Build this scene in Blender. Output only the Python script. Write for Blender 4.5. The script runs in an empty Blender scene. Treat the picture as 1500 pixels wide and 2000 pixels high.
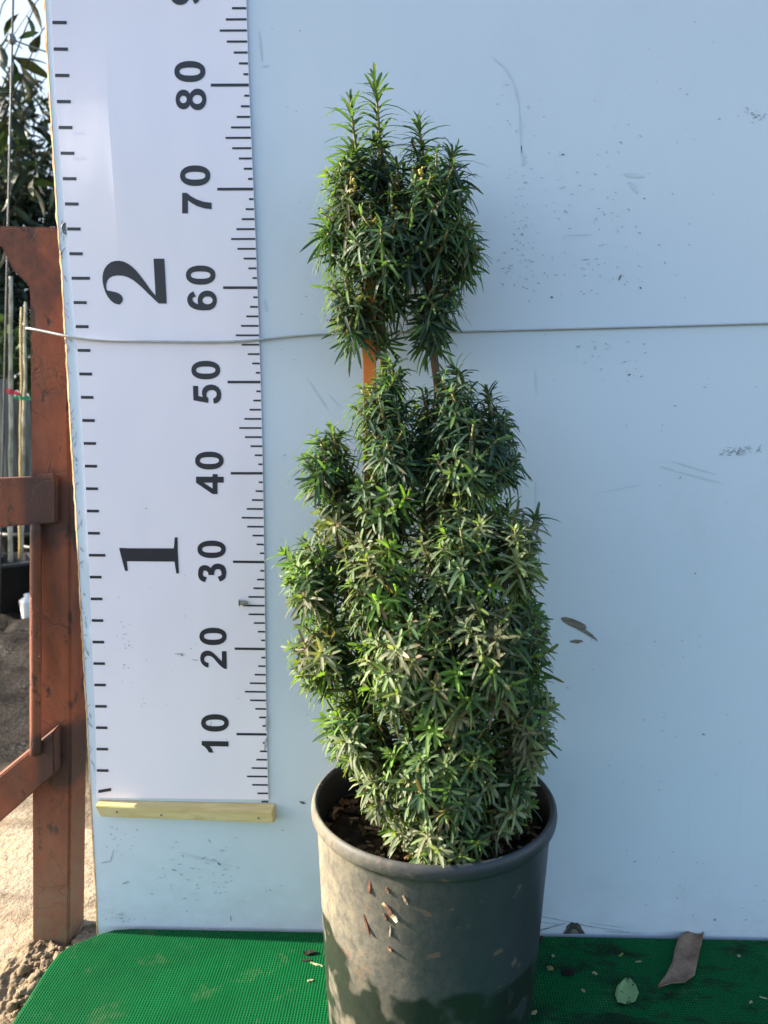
import bpy, bmesh, math, random
import numpy as np
from mathutils import Vector, Matrix, noise
from mathutils.geometry import tessellate_polygon

R = math.radians
random.seed(7)
rng = np.random.default_rng(11)
S = bpy.context.scene
COL = S.collection

# ------------------------------------------------------------------ camera
F = 1500.0                      # focal length in photo pixels (photo 1500 x 2000)
PITCH, YAW = 0.145, -0.0516
CAM = np.array([0.1786, -0.8341, 0.4804])
_cp, _sp, _cy, _sy = math.cos(PITCH), math.sin(PITCH), math.cos(YAW), math.sin(YAW)
FWD = np.array([_sy*_cp, _cy*_cp, -_sp])
RGT = np.array([_cy, -_sy, 0.0])
UPV = np.cross(RGT, FWD)
cd = bpy.data.cameras.new("camera")
cd.sensor_fit = 'VERTICAL'; cd.sensor_height = 36.0; cd.sensor_width = 27.0
cd.lens = 36.0*F/2000.0
cd.clip_start = 0.02; cd.clip_end = 2000
cd.dof.use_dof = True; cd.dof.focus_distance = 0.78; cd.dof.aperture_fstop = 9.0
co = bpy.data.objects.new("camera", cd); COL.objects.link(co)
co.matrix_world = Matrix(((RGT[0], UPV[0], -FWD[0], CAM[0]), (RGT[1], UPV[1], -FWD[1], CAM[1]),
                          (RGT[2], UPV[2], -FWD[2], CAM[2]), (0, 0, 0, 1)))
S.camera = co

# ------------------------------------------------------------------ light
SUN_EL, SUN_BEHIND = R(24), R(4)    # low sun from the left, four degrees behind the board's plane
sdir = Vector((-math.cos(SUN_EL)*math.cos(SUN_BEHIND), math.cos(SUN_EL)*math.sin(SUN_BEHIND), math.sin(SUN_EL)))
w = bpy.data.worlds.new("World"); S.world = w; w.use_nodes = True
wn = w.node_tree; bg = wn.nodes["Background"]
sky = wn.nodes.new("ShaderNodeTexSky"); sky.sky_type = 'NISHITA'; sky.sun_disc = False
sky.sun_elevation = SUN_EL
sky.sun_rotation = math.atan2(sdir.x, sdir.y)
# thin bright cloud in the part of the sky behind the board (sunward side)
wtc = wn.nodes.new("ShaderNodeTexCoord"); wdot = wn.nodes.new("ShaderNodeVectorMath"); wdot.operation = 'DOT_PRODUCT'
wdot.inputs[1].default_value = Vector((-0.55, 0.80, 0.22)).normalized(); wn.links.new(wtc.outputs["Generated"], wdot.inputs[0])
wno = wn.nodes.new("ShaderNodeTexNoise"); wno.inputs["Scale"].default_value = 5.0; wno.inputs["Detail"].default_value = 6.0; wn.links.new(wtc.outputs["Generated"], wno.inputs["Vector"])
wmr = wn.nodes.new("ShaderNodeMapRange"); wmr.interpolation_type = 'SMOOTHSTEP'
for i_, v_ in ((1, 0.55), (2, 0.97), (3, 0.0), (4, 1.0)): wmr.inputs[i_].default_value = v_
wn.links.new(wdot.outputs["Value"], wmr.inputs[0])
wcl = wn.nodes.new("ShaderNodeMapRange")
for i_, v_ in ((1, 0.3), (2, 0.7), (3, 0.55), (4, 1.0)): wcl.inputs[i_].default_value = v_
wn.links.new(wno.outputs["Fac"], wcl.inputs[0])
wmu = wn.nodes.new("ShaderNodeMath"); wmu.operation = 'MULTIPLY'; wn.links.new(wmr.outputs[0], wmu.inputs[0]); wn.links.new(wcl.outputs[0], wmu.inputs[1])
wmx = wn.nodes.new("ShaderNodeMix"); wmx.data_type = 'RGBA'; wn.links.new(wmu.outputs[0], wmx.inputs[0])
wn.links.new(sky.outputs[0], wmx.inputs[6]); wmx.inputs[7].default_value = (2.6, 3.0, 3.4, 1)
wn.links.new(wmx.outputs[2], bg.inputs[0]); bg.inputs[1].default_value = 0.12
sky.ozone_density = 1.0; sky.dust_density = 1.6
ld = bpy.data.lights.new("sun", 'SUN'); ld.energy = 4.8; ld.angle = R(0.55); ld.color = (1.0, 0.90, 0.74)
lo = bpy.data.objects.new("sun", ld); COL.objects.link(lo)
lo.rotation_euler = sdir.to_track_quat('Z', 'Y').to_euler(); lo.location = (-3, 0.5, 3)
S.view_settings.view_transform = 'Standard'; S.view_settings.look = 'None'
S.view_settings.gamma = 1.0; S.view_settings.exposure = 1.7

# ------------------------------------------------------------------ helpers
def at(px, py, ax, v):
    """Point on the plane ax = v that stands at photo pixel (px, py)."""
    d = FWD + RGT*((px-750)/F) - UPV*((py-1000)/F)
    k = 'xyz'.index(ax)
    return CAM + d*((v-CAM[k])/d[k])

def tag(o, label=None, cat=None, group=None, kind=None):
    if label: o['label'] = label
    if cat: o['category'] = cat
    if group: o['group'] = group
    if kind: o['kind'] = kind
    return o

def thing(name, label, cat, loc=(0, 0, 0), group=None):
    o = bpy.data.objects.new(name, None); COL.objects.link(o)
    o.location = loc; o.empty_display_size = 0.05
    return tag(o, label, cat, group)

def mesh(name, verts, faces, mat, parent=None, base=None, smooth=False, cols=None):
    """verts in world coordinates; the object sits at its parent's (or its own) base."""
    v = np.asarray(verts, dtype=np.float64).reshape(-1, 3)
    b = np.array(parent.location) if parent is not None else np.array(base if base is not None else (0, 0, 0))
    v = v - b
    me = bpy.data.meshes.new(name)
    if isinstance(faces, np.ndarray):
        n, k = faces.shape
        me.vertices.add(len(v)); me.vertices.foreach_set("co", v.astype(np.float32).ravel())
        me.loops.add(n*k); me.loops.foreach_set("vertex_index", faces.astype(np.int32).ravel())
        me.polygons.add(n); me.polygons.foreach_set("loop_start", np.arange(0, n*k, k, dtype=np.int32))
        me.update(calc_edges=True)
    else:
        me.from_pydata([tuple(p) for p in v], [], faces)
    if cols is not None:
        a = me.color_attributes.new("tint", 'FLOAT_COLOR', 'POINT')
        c = np.ones((len(v), 4), dtype=np.float32); c[:, :3] = cols
        a.data.foreach_set("color", c.ravel())
    if smooth: me.polygons.foreach_set("use_smooth", [True]*len(me.polygons))
    me.materials.append(mat)
    o = bpy.data.objects.new(name, me); COL.objects.link(o)
    if parent is not None: o.parent = parent
    else: o.location = b
    return o

def bmobj(name, bm, mat, parent=None, base=None, smooth=False):
    bm.normal_update()
    b = Vector(parent.location) if parent is not None else Vector(base if base is not None else (0, 0, 0))
    bmesh.ops.translate(bm, verts=bm.verts, vec=-b)
    me = bpy.data.meshes.new(name); bm.to_mesh(me); bm.free()
    if smooth: me.polygons.foreach_set("use_smooth", [True]*len(me.polygons))
    me.materials.append(mat)
    o = bpy.data.objects.new(name, me); COL.objects.link(o)
    if parent is not None: o.parent = parent
    else: o.location = b
    return o

class MB:
    """Collects shapes into one mesh."""
    def __init__(s): s.v = []; s.f = []
    def add(s, v, f):
        o = len(s.v); s.v += [tuple(map(float, p)) for p in v]; s.f += [tuple(i+o for i in q) for q in f]
    def build(s, name, mat, parent=None, base=None, smooth=False): return mesh(name, s.v, s.f, mat, parent, base, smooth)

def tube(pts, rad, n=8, cap=True, mb=None):
    pts = [Vector(p) for p in pts]
    if not hasattr(rad, '__len__'): rad = [rad]*len(pts)
    v, f = [], []
    ref = Vector((0.13, 0.31, 0.94))
    for i, p in enumerate(pts):
        t = (pts[min(i+1, len(pts)-1)]-pts[max(i-1, 0)]).normalized()
        a = t.cross(ref)
        if a.length < 1e-3: a = t.cross(Vector((1, 0, 0)))
        a.normalize(); b = t.cross(a)
        for k in range(n):
            q = 2*math.pi*k/n
            v.append(p + (a*math.cos(q)+b*math.sin(q))*rad[i])
    for i in range(len(pts)-1):
        for k in range(n):
            f.append((i*n+k, i*n+(k+1) % n, (i+1)*n+(k+1) % n, (i+1)*n+k))
    if cap:
        f.append(tuple(range(n))[::-1]); f.append(tuple((len(pts)-1)*n+k for k in range(n)))
    if mb is not None: mb.add(v, f)
    return v, f

def smooth_path(pts, n=8):
    """Catmull-Rom through the points."""
    P = [np.array(p, float) for p in pts]; P = [2*P[0]-P[1]] + P + [2*P[-1]-P[-2]]
    out = []
    for i in range(1, len(P)-2):
        for t in np.linspace(0, 1, n, endpoint=False):
            a, b, c, d = P[i-1], P[i], P[i+1], P[i+2]
            out.append(0.5*((2*b)+(c-a)*t+(2*a-5*b+4*c-d)*t*t+(3*b-a-3*c+d)*t**3))
    out.append(P[-2]); return out

def prism(outline, front_y, depth, bevel=0.0, seg=2):
    """Outline of (x, z) pairs on the plane y = front_y, given depth towards +y."""
    bm = bmesh.new()
    vs = [bm.verts.new((x, front_y, z)) for x, z in outline]
    f = bm.faces.new(vs)
    r = bmesh.ops.extrude_face_region(bm, geom=[f])
    bmesh.ops.translate(bm, verts=[g for g in r['geom'] if isinstance(g, bmesh.types.BMVert)], vec=(0, depth, 0))
    bmesh.ops.recalc_face_normals(bm, faces=bm.faces)
    if bevel: bmesh.ops.bevel(bm, geom=list(bm.edges), offset=bevel, segments=seg, affect='EDGES', clamp_overlap=True)
    return bm

def hexa(c8, bevel=0.001, seg=2):
    """Box from eight corners: front four (counter-clockwise) then back four."""
    bm = bmesh.new(); v = [bm.verts.new(tuple(map(float, p))) for p in c8]
    for q in ((0, 1, 2, 3), (7, 6, 5, 4), (0, 4, 5, 1), (1, 5, 6, 2), (2, 6, 7, 3), (3, 7, 4, 0)): bm.faces.new([v[i] for i in q])
    bmesh.ops.recalc_face_normals(bm, faces=bm.faces)
    if bevel: bmesh.ops.bevel(bm, geom=list(bm.edges), offset=bevel, segments=seg, affect='EDGES', clamp_overlap=True)
    return bm

# ------------------------------------------------------------------ materials
class Mat:
    def __init__(s, name, rough=0.6, spec=0.5):
        s.m = bpy.data.materials.new(name); s.m.use_nodes = True
        s.t = s.m.node_tree; s.b = s.t.nodes["Principled BSDF"]
        s.b.inputs["Roughness"].default_value = rough
        s.b.inputs["Specular IOR Level"].default_value = spec
        s._tc = None
    def n(s, kind, **kw):
        x = s.t.nodes.new(kind)
        for k, v in kw.items(): setattr(x, k, v)
        return x
    def l(s, a, b): s.t.links.new(a, b)
    def co(s, scale=(1, 1, 1), loc=(0, 0, 0), rot=(0, 0, 0), kind="Object"):
        if s._tc is None: s._tc = s.n("ShaderNodeTexCoord")
        mp = s.n("ShaderNodeMapping"); mp.inputs["Scale"].default_value = scale
        mp.inputs["Location"].default_value = loc; mp.inputs["Rotation"].default_value = rot
        s.l(s._tc.outputs[kind], mp.inputs[0]); return mp.outputs[0]
    def noise(s, co, scale=5, detail=4, rough=0.55, dist=0.0):
        x = s.n("ShaderNodeTexNoise"); x.inputs["Scale"].default_value = scale
        x.inputs["Detail"].default_value = detail; x.inputs["Roughness"].default_value = rough
        x.inputs["Distortion"].default_value = dist
        s.l(co, x.inputs["Vector"]); return x.outputs["Fac"]
    def voro(s, co, scale=5, feature='F1', out="Distance"):
        x = s.n("ShaderNodeTexVoronoi", feature=feature); x.inputs["Scale"].default_value = scale
        s.l(co, x.inputs["Vector"]); return x.outputs[out]
    def ramp(s, fac, stops, interp='LINEAR'):
        x = s.n("ShaderNodeValToRGB"); r = x.color_ramp; r.interpolation = interp
        while len(r.elements) < len(stops): r.elements.new(0.5)
        for e, (p, c) in zip(r.elements, stops):
            e.position = p; e.color = (c, c, c, 1) if not hasattr(c, '__len__') else (*c, 1)
        s.l(fac, x.inputs[0]); return x.outputs[0]
    def mix(s, fac, a, b, mode='MIX'):
        x = s.n("ShaderNodeMix", data_type='RGBA', blend_type=mode)
        for sock, v in ((x.inputs[0], fac), (x.inputs[6], a), (x.inputs[7], b)):
            if isinstance(v, bpy.types.NodeSocket): s.l(v, sock)
            elif hasattr(v, '__len__'): sock.default_value = (*v, 1)
            else: sock.default_value = v
        return x.outputs[2]
    def math(s, op, a, b=0.0, c=None, clamp=False):
        x = s.n("ShaderNodeMath", operation=op, use_clamp=clamp)
        for i, v in enumerate((a, b, c)):
            if v is None: continue
            if isinstance(v, bpy.types.NodeSocket): s.l(v, x.inputs[i])
            else: x.inputs[i].default_value = v
        return x.outputs[0]
    def sep(s, co):
        x = s.n("ShaderNodeSeparateXYZ"); s.l(co, x.inputs[0]); return x.outputs
    def color(s, c):
        if isinstance(c, bpy.types.NodeSocket): s.l(c, s.b.inputs["Base Color"])
        else: s.b.inputs["Base Color"].default_value = (*c, 1)
    def rough(s, r): s.l(r, s.b.inputs["Roughness"])
    def bump(s, h, strength=0.3, dist=0.01):
        x = s.n("ShaderNodeBump"); x.inputs["Strength"].default_value = strength; x.inputs["Distance"].default_value = dist
        s.l(h, x.inputs["Height"]); s.l(x.outputs[0], s.b.inputs["Normal"])

# painted board: object origin at (-.215, 0, -.2)
m = Mat("painted_board", 0.42, 0.4)
c = m.co()
big = m.noise(c, 2.2, 3); fine = m.noise(m.co((1, 1, 0.25)), 45, 5, 0.65)
smudge = m.ramp(m.noise(m.co((1.4, 1, 0.8), (3, 1, 2)), 5.5, 6, 0.7), [(0.55, 0.0), (0.75, 1.0)])
col = m.mix(m.ramp(big, [(0.35, 0.0), (0.65, 1.0)]), (0.60, 0.695, 0.80), (0.64, 0.725, 0.82))
col = m.mix(m.math('MULTIPLY', smudge, 0.16), col, (0.42, 0.46, 0.46))
speck = m.ramp(m.noise(m.co((1, 1, 1), (9, 4, 1)), 150, 2, 0.5), [(0.735, 0.0), (0.76, 1.0)])
zone = m.ramp(m.noise(m.co((1, 1, 1), (5, 5, 5)), 4.0, 3), [(0.5, 0.0), (0.62, 1.0)])
col = m.mix(m.math('MULTIPLY', m.math('MULTIPLY', speck, zone), 0.55), col, (0.18, 0.19, 0.19))
bz_ = m.sep(m.co())[2]
gr = m.math('MULTIPLY', m.ramp(bz_, [(0.04, 1.0), (0.17, 0.0)]), m.ramp(m.noise(m.co((1, 1, 1.5), (2, 2, 9)), 13, 6, 0.72), [(0.42, 0.0), (0.72, 1.0)]))
col = m.mix(m.math('MULTIPLY', gr, 0.35), col, (0.25, 0.26, 0.23))
runs = m.math('MULTIPLY', m.ramp(m.noise(m.co((14, 1, 0.5), (2, 2, 9)), 3, 4, 0.6), [(0.6, 0.0), (0.75, 1.0)]), m.ramp(m.noise(c, 1.7, 3), [(0.45, 0.0), (0.6, 1.0)]))
col = m.mix(m.math('MULTIPLY', runs, 0.10), col, (0.40, 0.43, 0.42))
m.color(col)
m.rough(m.ramp(fine, [(0.3, 0.34), (0.7, 0.5)]))
m.bump(m.math('ADD', m.math('MULTIPLY', big, 1.0), m.math('MULTIPLY', fine, 0.06)), 0.35, 0.012)
M_BOARD = m.m
m = Mat("raw_ply_edge", 0.9, 0.1)
m.color(m.ramp(m.noise(m.co((1, 1, 0.3)), 120, 4), [(0.3, (0.25, 0.15, 0.07)), (0.7, (0.62, 0.47, 0.28))]))
M_EDGE = m.m
m = Mat("bare_timber_mark", 0.8, 0.2)
m.color(m.ramp(m.noise(m.co((1, 1, 5), (0, 0, 0), (0, R(30), 0)), 60, 5), [(0.3, (0.09, 0.085, 0.075)), (0.7, (0.26, 0.24, 0.21))]))
M_BARE = m.m
m = Mat("scuff_grey", 0.8, 0.2)
m.color(m.ramp(m.noise(m.co(), 90, 3), [(0.35, (0.27, 0.30, 0.32)), (0.65, (0.47, 0.53, 0.57))]))
M_SCUFF = m.m
m = Mat("faint_scuff", 0.7, 0.2)
m.color(m.ramp(m.noise(m.co(), 60, 3), [(0.35, (0.52, 0.605, 0.695)), (0.65, (0.565, 0.655, 0.745))]))
M_FAINT = m.m
m = Mat("dark_scuff", 0.8, 0.2); m.color((0.06, 0.06, 0.055)); M_DARKSCUFF = m.m
m = Mat("grey_chip", 0.8, 0.2); m.color((0.13, 0.135, 0.13)); M_CHIP = m.m

# printed vinyl chart
m = Mat("vinyl_sheet", 0.28, 0.5)
c = m.co()
m.color(m.mix(m.ramp(m.noise(c, 3, 3), [(0.35, 0.0), (0.65, 1.0)]), (0.86, 0.82, 0.92), (0.89, 0.845, 0.93)))
m.bump(m.noise(m.co((1, 1, 0.5)), 9, 2), 0.25, 0.01)
M_VINYL = m.m
m = Mat("navy_ink", 0.38, 0.5)
m.color(m.mix(m.noise(m.co(), 40, 3), (0.016, 0.017, 0.028), (0.028, 0.029, 0.042))); M_INK = m.m

m = Mat("pine_batten", 0.6, 0.3)
c = m.co((1, 6, 9))
g = m.noise(c, 14, 5, 0.6, 0.6)
m.color(m.ramp(g, [(0.3, (0.52, 0.40, 0.17)), (0.6, (0.66, 0.55, 0.28)), (0.8, (0.42, 0.30, 0.12))]))
m.bump(g, 0.15, 0.002); M_PINE = m.m

m = Mat("galvanised_wire", 0.4, 0.5)
m.color(m.mix(m.noise(m.co(), 120, 3), (0.34, 0.36, 0.36), (0.50, 0.52, 0.52))); m.b.inputs["Metallic"].default_value = 0.45
M_WIRE = m.m

# rusty red-oxide paint: flaking, cracked
def rust_mat(name, mud=0.0):
    m = Mat(name, 0.62, 0.35)
    c = m.co()
    wob = m.n("ShaderNodeMix", data_type='RGBA', blend_type='LINEAR_LIGHT'); wob.inputs[0].default_value = 0.03
    nz = m.n("ShaderNodeTexNoise"); nz.inputs["Scale"].default_value = 18; m.l(c, nz.inputs["Vector"])
    m.l(c, wob.inputs[6]); m.l(nz.outputs["Color"], wob.inputs[7])
    crack = m.math('MAXIMUM', m.ramp(m.voro(wob.outputs[2], 22, 'DISTANCE_TO_EDGE'), [(0.0, 1.0), (0.014, 0.0)]), m.math('MULTIPLY', m.ramp(m.voro(wob.outputs[2], 62, 'DISTANCE_TO_EDGE'), [(0.0, 1.0), (0.03, 0.0)]), 0.6))
    sel = m.ramp(m.noise(m.co((1, 1, 1), (2, 7, 1)), 9, 3), [(0.46, 0.0), (0.58, 1.0)])
    crack = m.math('MULTIPLY', crack, sel)
    blotch = m.ramp(m.noise(m.co((1, 1, 0.55)), 30, 6, 0.68), [(0.59, 0.0), (0.63, 1.0)])
    tone = m.noise(m.co((1, 1, 0.4), (4, 4, 4)), 14, 5, 0.7)
    col = m.ramp(tone, [(0.25, (0.11, 0.032, 0.018)), (0.5, (0.26, 0.075, 0.036)), (0.75, (0.36, 0.125, 0.065))])
    col = m.mix(m.math('MULTIPLY', blotch, 0.85), col, (0.045, 0.028, 0.024))
    col = m.mix(m.math('MULTIPLY', crack, 0.8), col, (0.05, 0.022, 0.014))
    dust = m.ramp(m.noise(m.co((1, 1, 0.3), (1, 2, 3)), 60, 6, 0.7), [(0.55, 0.0), (0.8, 1.0)])
    col = m.mix(m.math('MULTIPLY', dust, 0.3), col, (0.33, 0.22, 0.13))
    # dried mud on the lowest part, grime on the top bracket
    z = m.sep(m.co())[2]
    bigd = m.ramp(m.noise(m.co((1, 1, 0.45), (7, 1, 5)), 13, 5, 0.7), [(0.46, 0.0), (0.66, 1.0)])
    col = m.mix(m.math('MULTIPLY', bigd, 0.45), col, (0.085, 0.045, 0.033))
    for zc in (0.558, 0.250):        # darker tone round the two welded joints
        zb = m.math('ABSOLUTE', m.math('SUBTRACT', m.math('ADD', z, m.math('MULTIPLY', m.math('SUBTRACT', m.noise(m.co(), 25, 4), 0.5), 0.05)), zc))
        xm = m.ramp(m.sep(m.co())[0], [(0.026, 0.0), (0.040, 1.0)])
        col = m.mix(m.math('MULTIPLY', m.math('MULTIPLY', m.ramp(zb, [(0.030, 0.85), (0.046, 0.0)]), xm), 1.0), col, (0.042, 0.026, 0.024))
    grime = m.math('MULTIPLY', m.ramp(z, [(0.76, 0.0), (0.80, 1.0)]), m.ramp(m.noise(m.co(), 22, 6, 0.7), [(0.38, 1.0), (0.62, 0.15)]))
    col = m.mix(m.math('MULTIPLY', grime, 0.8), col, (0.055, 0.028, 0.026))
    low = m.math('MULTIPLY', m.ramp(z, [(0.0, 1.0), (0.20, 0.0)]), m.ramp(m.noise(m.co(), 40, 6, 0.7), [(0.3, 0.25), (0.65, 1.0)]))
    col = m.mix(m.math('MULTIPLY', low, mud), col, (0.19, 0.15, 0.10))
    m.color(col)
    m.rough(m.ramp(tone, [(0.3, 0.45), (0.7, 0.75)]))
    h = m.math('SUBTRACT', m.math('MULTIPLY', m.noise(c, 70, 5), 0.35), m.math('ADD', m.math('MULTIPLY', crack, 0.8), m.math('MULTIPLY', blotch, 0.6)))
    m.bump(h, 0.4, 0.0015)
    return m.m
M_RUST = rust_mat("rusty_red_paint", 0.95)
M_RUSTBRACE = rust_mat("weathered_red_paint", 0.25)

# green woven mat; object origin at (0, 0, -.2)
m = Mat("green_mesh_mat", 0.6, 0.06)
c = m.co()
s_ = m.sep(c)
PX = 2*math.pi/0.0031
wx = m.math('SINE', m.math('MULTIPLY', s_[0], PX)); wy = m.math('SINE', m.math('MULTIPLY', s_[1], PX/1.0))
grid = m.math('MAXIMUM', wx, wy)
grid = m.math('MULTIPLY_ADD', grid, 0.5, 0.5)
tone = m.noise(c, 7, 4)
thread = m.mix(m.ramp(tone, [(0.3, 0.0), (0.7, 1.0)]), (0.001, 0.086, 0.022), (0.002, 0.122, 0.032))
col = m.mix(m.ramp(grid, [(0.35, 0.0), (0.8, 1.0)]), (0.002, 0.050, 0.016), thread)
# dry silt caught in the weave and darker soil smears
silt = m.math('MULTIPLY', m.ramp(m.noise(m.co((1, 1, 1), (3, 3, 3)), 24, 6, 0.75), [(0.56, 0.0), (0.74, 1.0)]), m.ramp(m.noise(c, 900, 2), [(0.4, 0.1), (0.65, 1.0)]))
col = m.mix(m.math('MULTIPLY', silt, 0.3), col, (0.30, 0.26, 0.17))
soilm = m.ramp(m.noise(m.co((0.7, 1.5, 1), (1.7, 8.1, 2)), 17, 6, 0.7), [(0.50, 0.0), (0.62, 1.0)])
right = m.ramp(s_[0], [(0.22, 0.12), (0.34, 1.0)])
col = m.mix(m.math('MULTIPLY', m.math('MULTIPLY', soilm, right), 0.8), col, (0.010, 0.012, 0.009))
m.color(col)
worn = m.ramp(m.noise(m.co((1, 1, 1), (6, 3, 1)), 9, 5, 0.65), [(0.45, 0.0), (0.75, 1.0)])
col = m.mix(m.math('MULTIPLY', worn, 0.35), col, (0.012, 0.07, 0.028)); m.color(col)
m.bump(m.math('ADD', m.math('MULTIPLY', grid, 1.0), m.math('MULTIPLY', m.noise(c, 11, 3), 5.0)), 0.8, 0.0012); M_MAT = m.m

# pot: black plastic, dried mud film, darker, smoother lower part; object origin on the pot's axis at its base
m = Mat("muddy_black_plastic", 0.5, 0.4)
c = m.co(); s_ = m.sep(c)
n1 = m.noise(c, 16, 7, 0.72); n2 = m.noise(m.co((1, 1, 1), (5, 2, 7)), 55, 5, 0.7); n3 = m.noise(m.co((1, 1, 0.35), (2, 2, 2)), 30, 5, 0.65)
side = m.ramp(m.math('MULTIPLY_ADD', s_[0], -3.6, 0.52), [(0.0, 0.0), (0.38, 0.05), (0.62, 0.34), (1.0, 1.0)])
rimz = m.ramp(s_[2], [(0.222, 1.0), (0.232, 0.7)])
grain = m.ramp(m.noise(m.co((1, 1, 0.6), (1, 9, 2)), 170, 5, 0.75), [(0.34, 0.5), (0.56, 1.0)])
side = m.math('MULTIPLY', m.math('MULTIPLY', side, rimz), grain)
geo = m.n("ShaderNodeNewGeometry"); rad_ = m.n("ShaderNodeVectorMath", operation='MULTIPLY'); m.l(c, rad_.inputs[0]); rad_.inputs[1].default_value = (1, 1, 0)
outw = m.n("ShaderNodeVectorMath", operation='DOT_PRODUCT'); m.l(rad_.outputs[0], outw.inputs[0]); m.l(geo.outputs["True Normal"], outw.inputs[1])
side = m.math('MULTIPLY', side, m.ramp(m.math('MULTIPLY', outw.outputs["Value"], 10), [(0.0, 0.0), (0.2, 1.0)]))
film = m.math('MULTIPLY', side, m.ramp(m.math('MULTIPLY_ADD', n1, 0.6, m.math('MULTIPLY', n2, 0.4)), [(0.33, 0.30), (0.60, 1.0)]))
plastic = m.mix(n3, (0.017, 0.022, 0.028), (0.032, 0.040, 0.050))
col = m.mix(film, plastic, (0.32, 0.27, 0.185))
spots = m.ramp(m.noise(m.co((1, 1, 1.6), (8, 8, 1)), 42, 3, 0.6), [(0.64, 0.0), (0.69, 1.0)])
col = m.mix(m.math('MULTIPLY', spots, 0.45), col, (0.22, 0.13, 0.08))
# darker, smoother lower area: higher on the left, ragged edge and paler islands
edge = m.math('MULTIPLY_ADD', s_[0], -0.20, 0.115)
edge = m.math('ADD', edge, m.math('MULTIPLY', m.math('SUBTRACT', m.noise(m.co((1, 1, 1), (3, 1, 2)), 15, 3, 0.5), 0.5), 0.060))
low_dark = m.ramp(m.math('MULTIPLY', m.math('SUBTRACT', edge, s_[2]), 90), [(0.0, 0.0), (0.5, 1.0)])
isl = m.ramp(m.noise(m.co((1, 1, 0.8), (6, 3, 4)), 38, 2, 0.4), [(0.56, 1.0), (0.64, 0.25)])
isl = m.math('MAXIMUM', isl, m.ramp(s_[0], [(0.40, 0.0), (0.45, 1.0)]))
low_dark = m.math('MULTIPLY', low_dark, isl)
col = m.mix(m.math('MULTIPLY', low_dark, 0.9), col, (0.011, 0.015, 0.012))
m.color(col)
rg = m.mix(low_dark, m.ramp(film, [(0.0, 0.42), (0.5, 0.8)]), (0.3, 0.3, 0.3))
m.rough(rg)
m.bump(m.math('ADD', m.math('MULTIPLY', film, 0.5), m.math('MULTIPLY', n2, 0.5)), 0.45, 0.0015)
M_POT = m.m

m = Mat("potting_mix", 0.9, 0.2)
c = m.co()
m.color(m.ramp(m.noise(c, 90, 5, 0.7), [(0.3, (0.010, 0.007, 0.005)), (0.6, (0.035, 0.021, 0.013)), (0.8, (0.09, 0.05, 0.028))]))
m.bump(m.noise(c, 140, 4), 0.8, 0.004); M_SOIL = m.m
def attr_mat(name, rough, spec, transl=0.0, tcol=(1, 1, 1), under=None, bumpscale=None):
    m = Mat(name, rough, spec)
    a = m.n("ShaderNodeAttribute", attribute_name="tint")
    col = a.outputs["Color"]
    if under:
        g = m.n("ShaderNodeNewGeometry")
        col = m.mix(g.outputs["Backfacing"], col, m.mix(0.55, col, under))
    m.color(col)
    if bumpscale: m.bump(m.noise(m.co(), bumpscale, 4), 0.4, 0.002)
    if transl:
        tr = m.n("ShaderNodeBsdfTranslucent")
        m.l(m.mix(1.0, col, tcol, 'MULTIPLY'), tr.inputs["Color"])
        sh = m.n("ShaderNodeMixShader"); sh.inputs[0].default_value = transl
        m.l(m.b.outputs[0], sh.inputs[1]); m.l(tr.outputs[0], sh.inputs[2])
        m.l(sh.outputs[0], m.t.nodes["Material Output"].inputs["Surface"])
    return m.m
M_NEEDLE = attr_mat("yew_needle", 0.55, 0.35, 0.34, (2.2, 2.3, 0.7), (0.10, 0.17, 0.06))
M_BITS = attr_mat("bark_bits", 0.85, 0.2, bumpscale=200)
M_TREELEAF = attr_mat("tree_leaf", 0.5, 0.3, 0.18, (1.5, 1.7, 0.7))
m = Mat("yew_bark", 0.85, 0.2)
m.color(m.ramp(m.noise(m.co((1, 1, 0.3)), 130, 5), [(0.3, (0.045, 0.026, 0.016)), (0.7, (0.15, 0.095, 0.055))]))
m.bump(m.noise(m.co((1, 1, 0.3)), 160, 4), 0.6, 0.002); M_BARK = m.m
m = Mat("young_shoot", 0.55, 0.3); m.color(m.mix(m.noise(m.co(), 80, 3), (0.16, 0.17, 0.05), (0.26, 0.19, 0.08))); M_SHOOT = m.m
m = Mat("yellow_bud", 0.5, 0.3); m.color(m.mix(m.noise(m.co(), 200, 2), (0.42, 0.30, 0.04), (0.50, 0.36, 0.09))); M_BUD = m.m
m = Mat("orange_stake", 0.5, 0.4)
m.color(m.mix(m.noise(m.co((8, 8, 1)), 20, 4), (0.62, 0.16, 0.018), (0.78, 0.24, 0.035))); M_ORANGE = m.m

# ground; sandy near, dark wet mud beyond, tree shade also painted into its dark colour
m = Mat("yard_ground", 0.85, 0.3)
c = m.co(kind="Object"); s_ = m.sep(c)
y_ = m.math('ADD', s_[1], m.math('MULTIPLY', m.math('SUBTRACT', m.noise(c, 3.5, 4), 0.5), 0.5))
mud_shade_f = m.ramp(m.math('MULTIPLY_ADD', y_, 0.5, 0.3), [(0.44, 0.0), (0.54, 1.0)])
trk = m.noise(m.co((0.7, 3.2, 1)), 9, 6, 0.7)
sand = m.ramp(trk, [(0.3, (0.29, 0.215, 0.135)), (0.5, (0.44, 0.345, 0.235)), (0.75, (0.52, 0.42, 0.30))])
mud = m.ramp(m.noise(m.co((1, 2.2, 1)), 22, 6, 0.7), [(0.3, (0.010, 0.008, 0.007)), (0.7, (0.034, 0.027, 0.021))])  # dark wet mud with tree shade painted in
m.b.inputs['Specular IOR Level'].default_value = 0.12
band = m.ramp(m.noise(m.co((0.4, 4.5, 1), (3, 1, 0)), 3.5, 4, 0.6), [(0.5, 0.0), (0.62, 1.0)])
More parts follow.
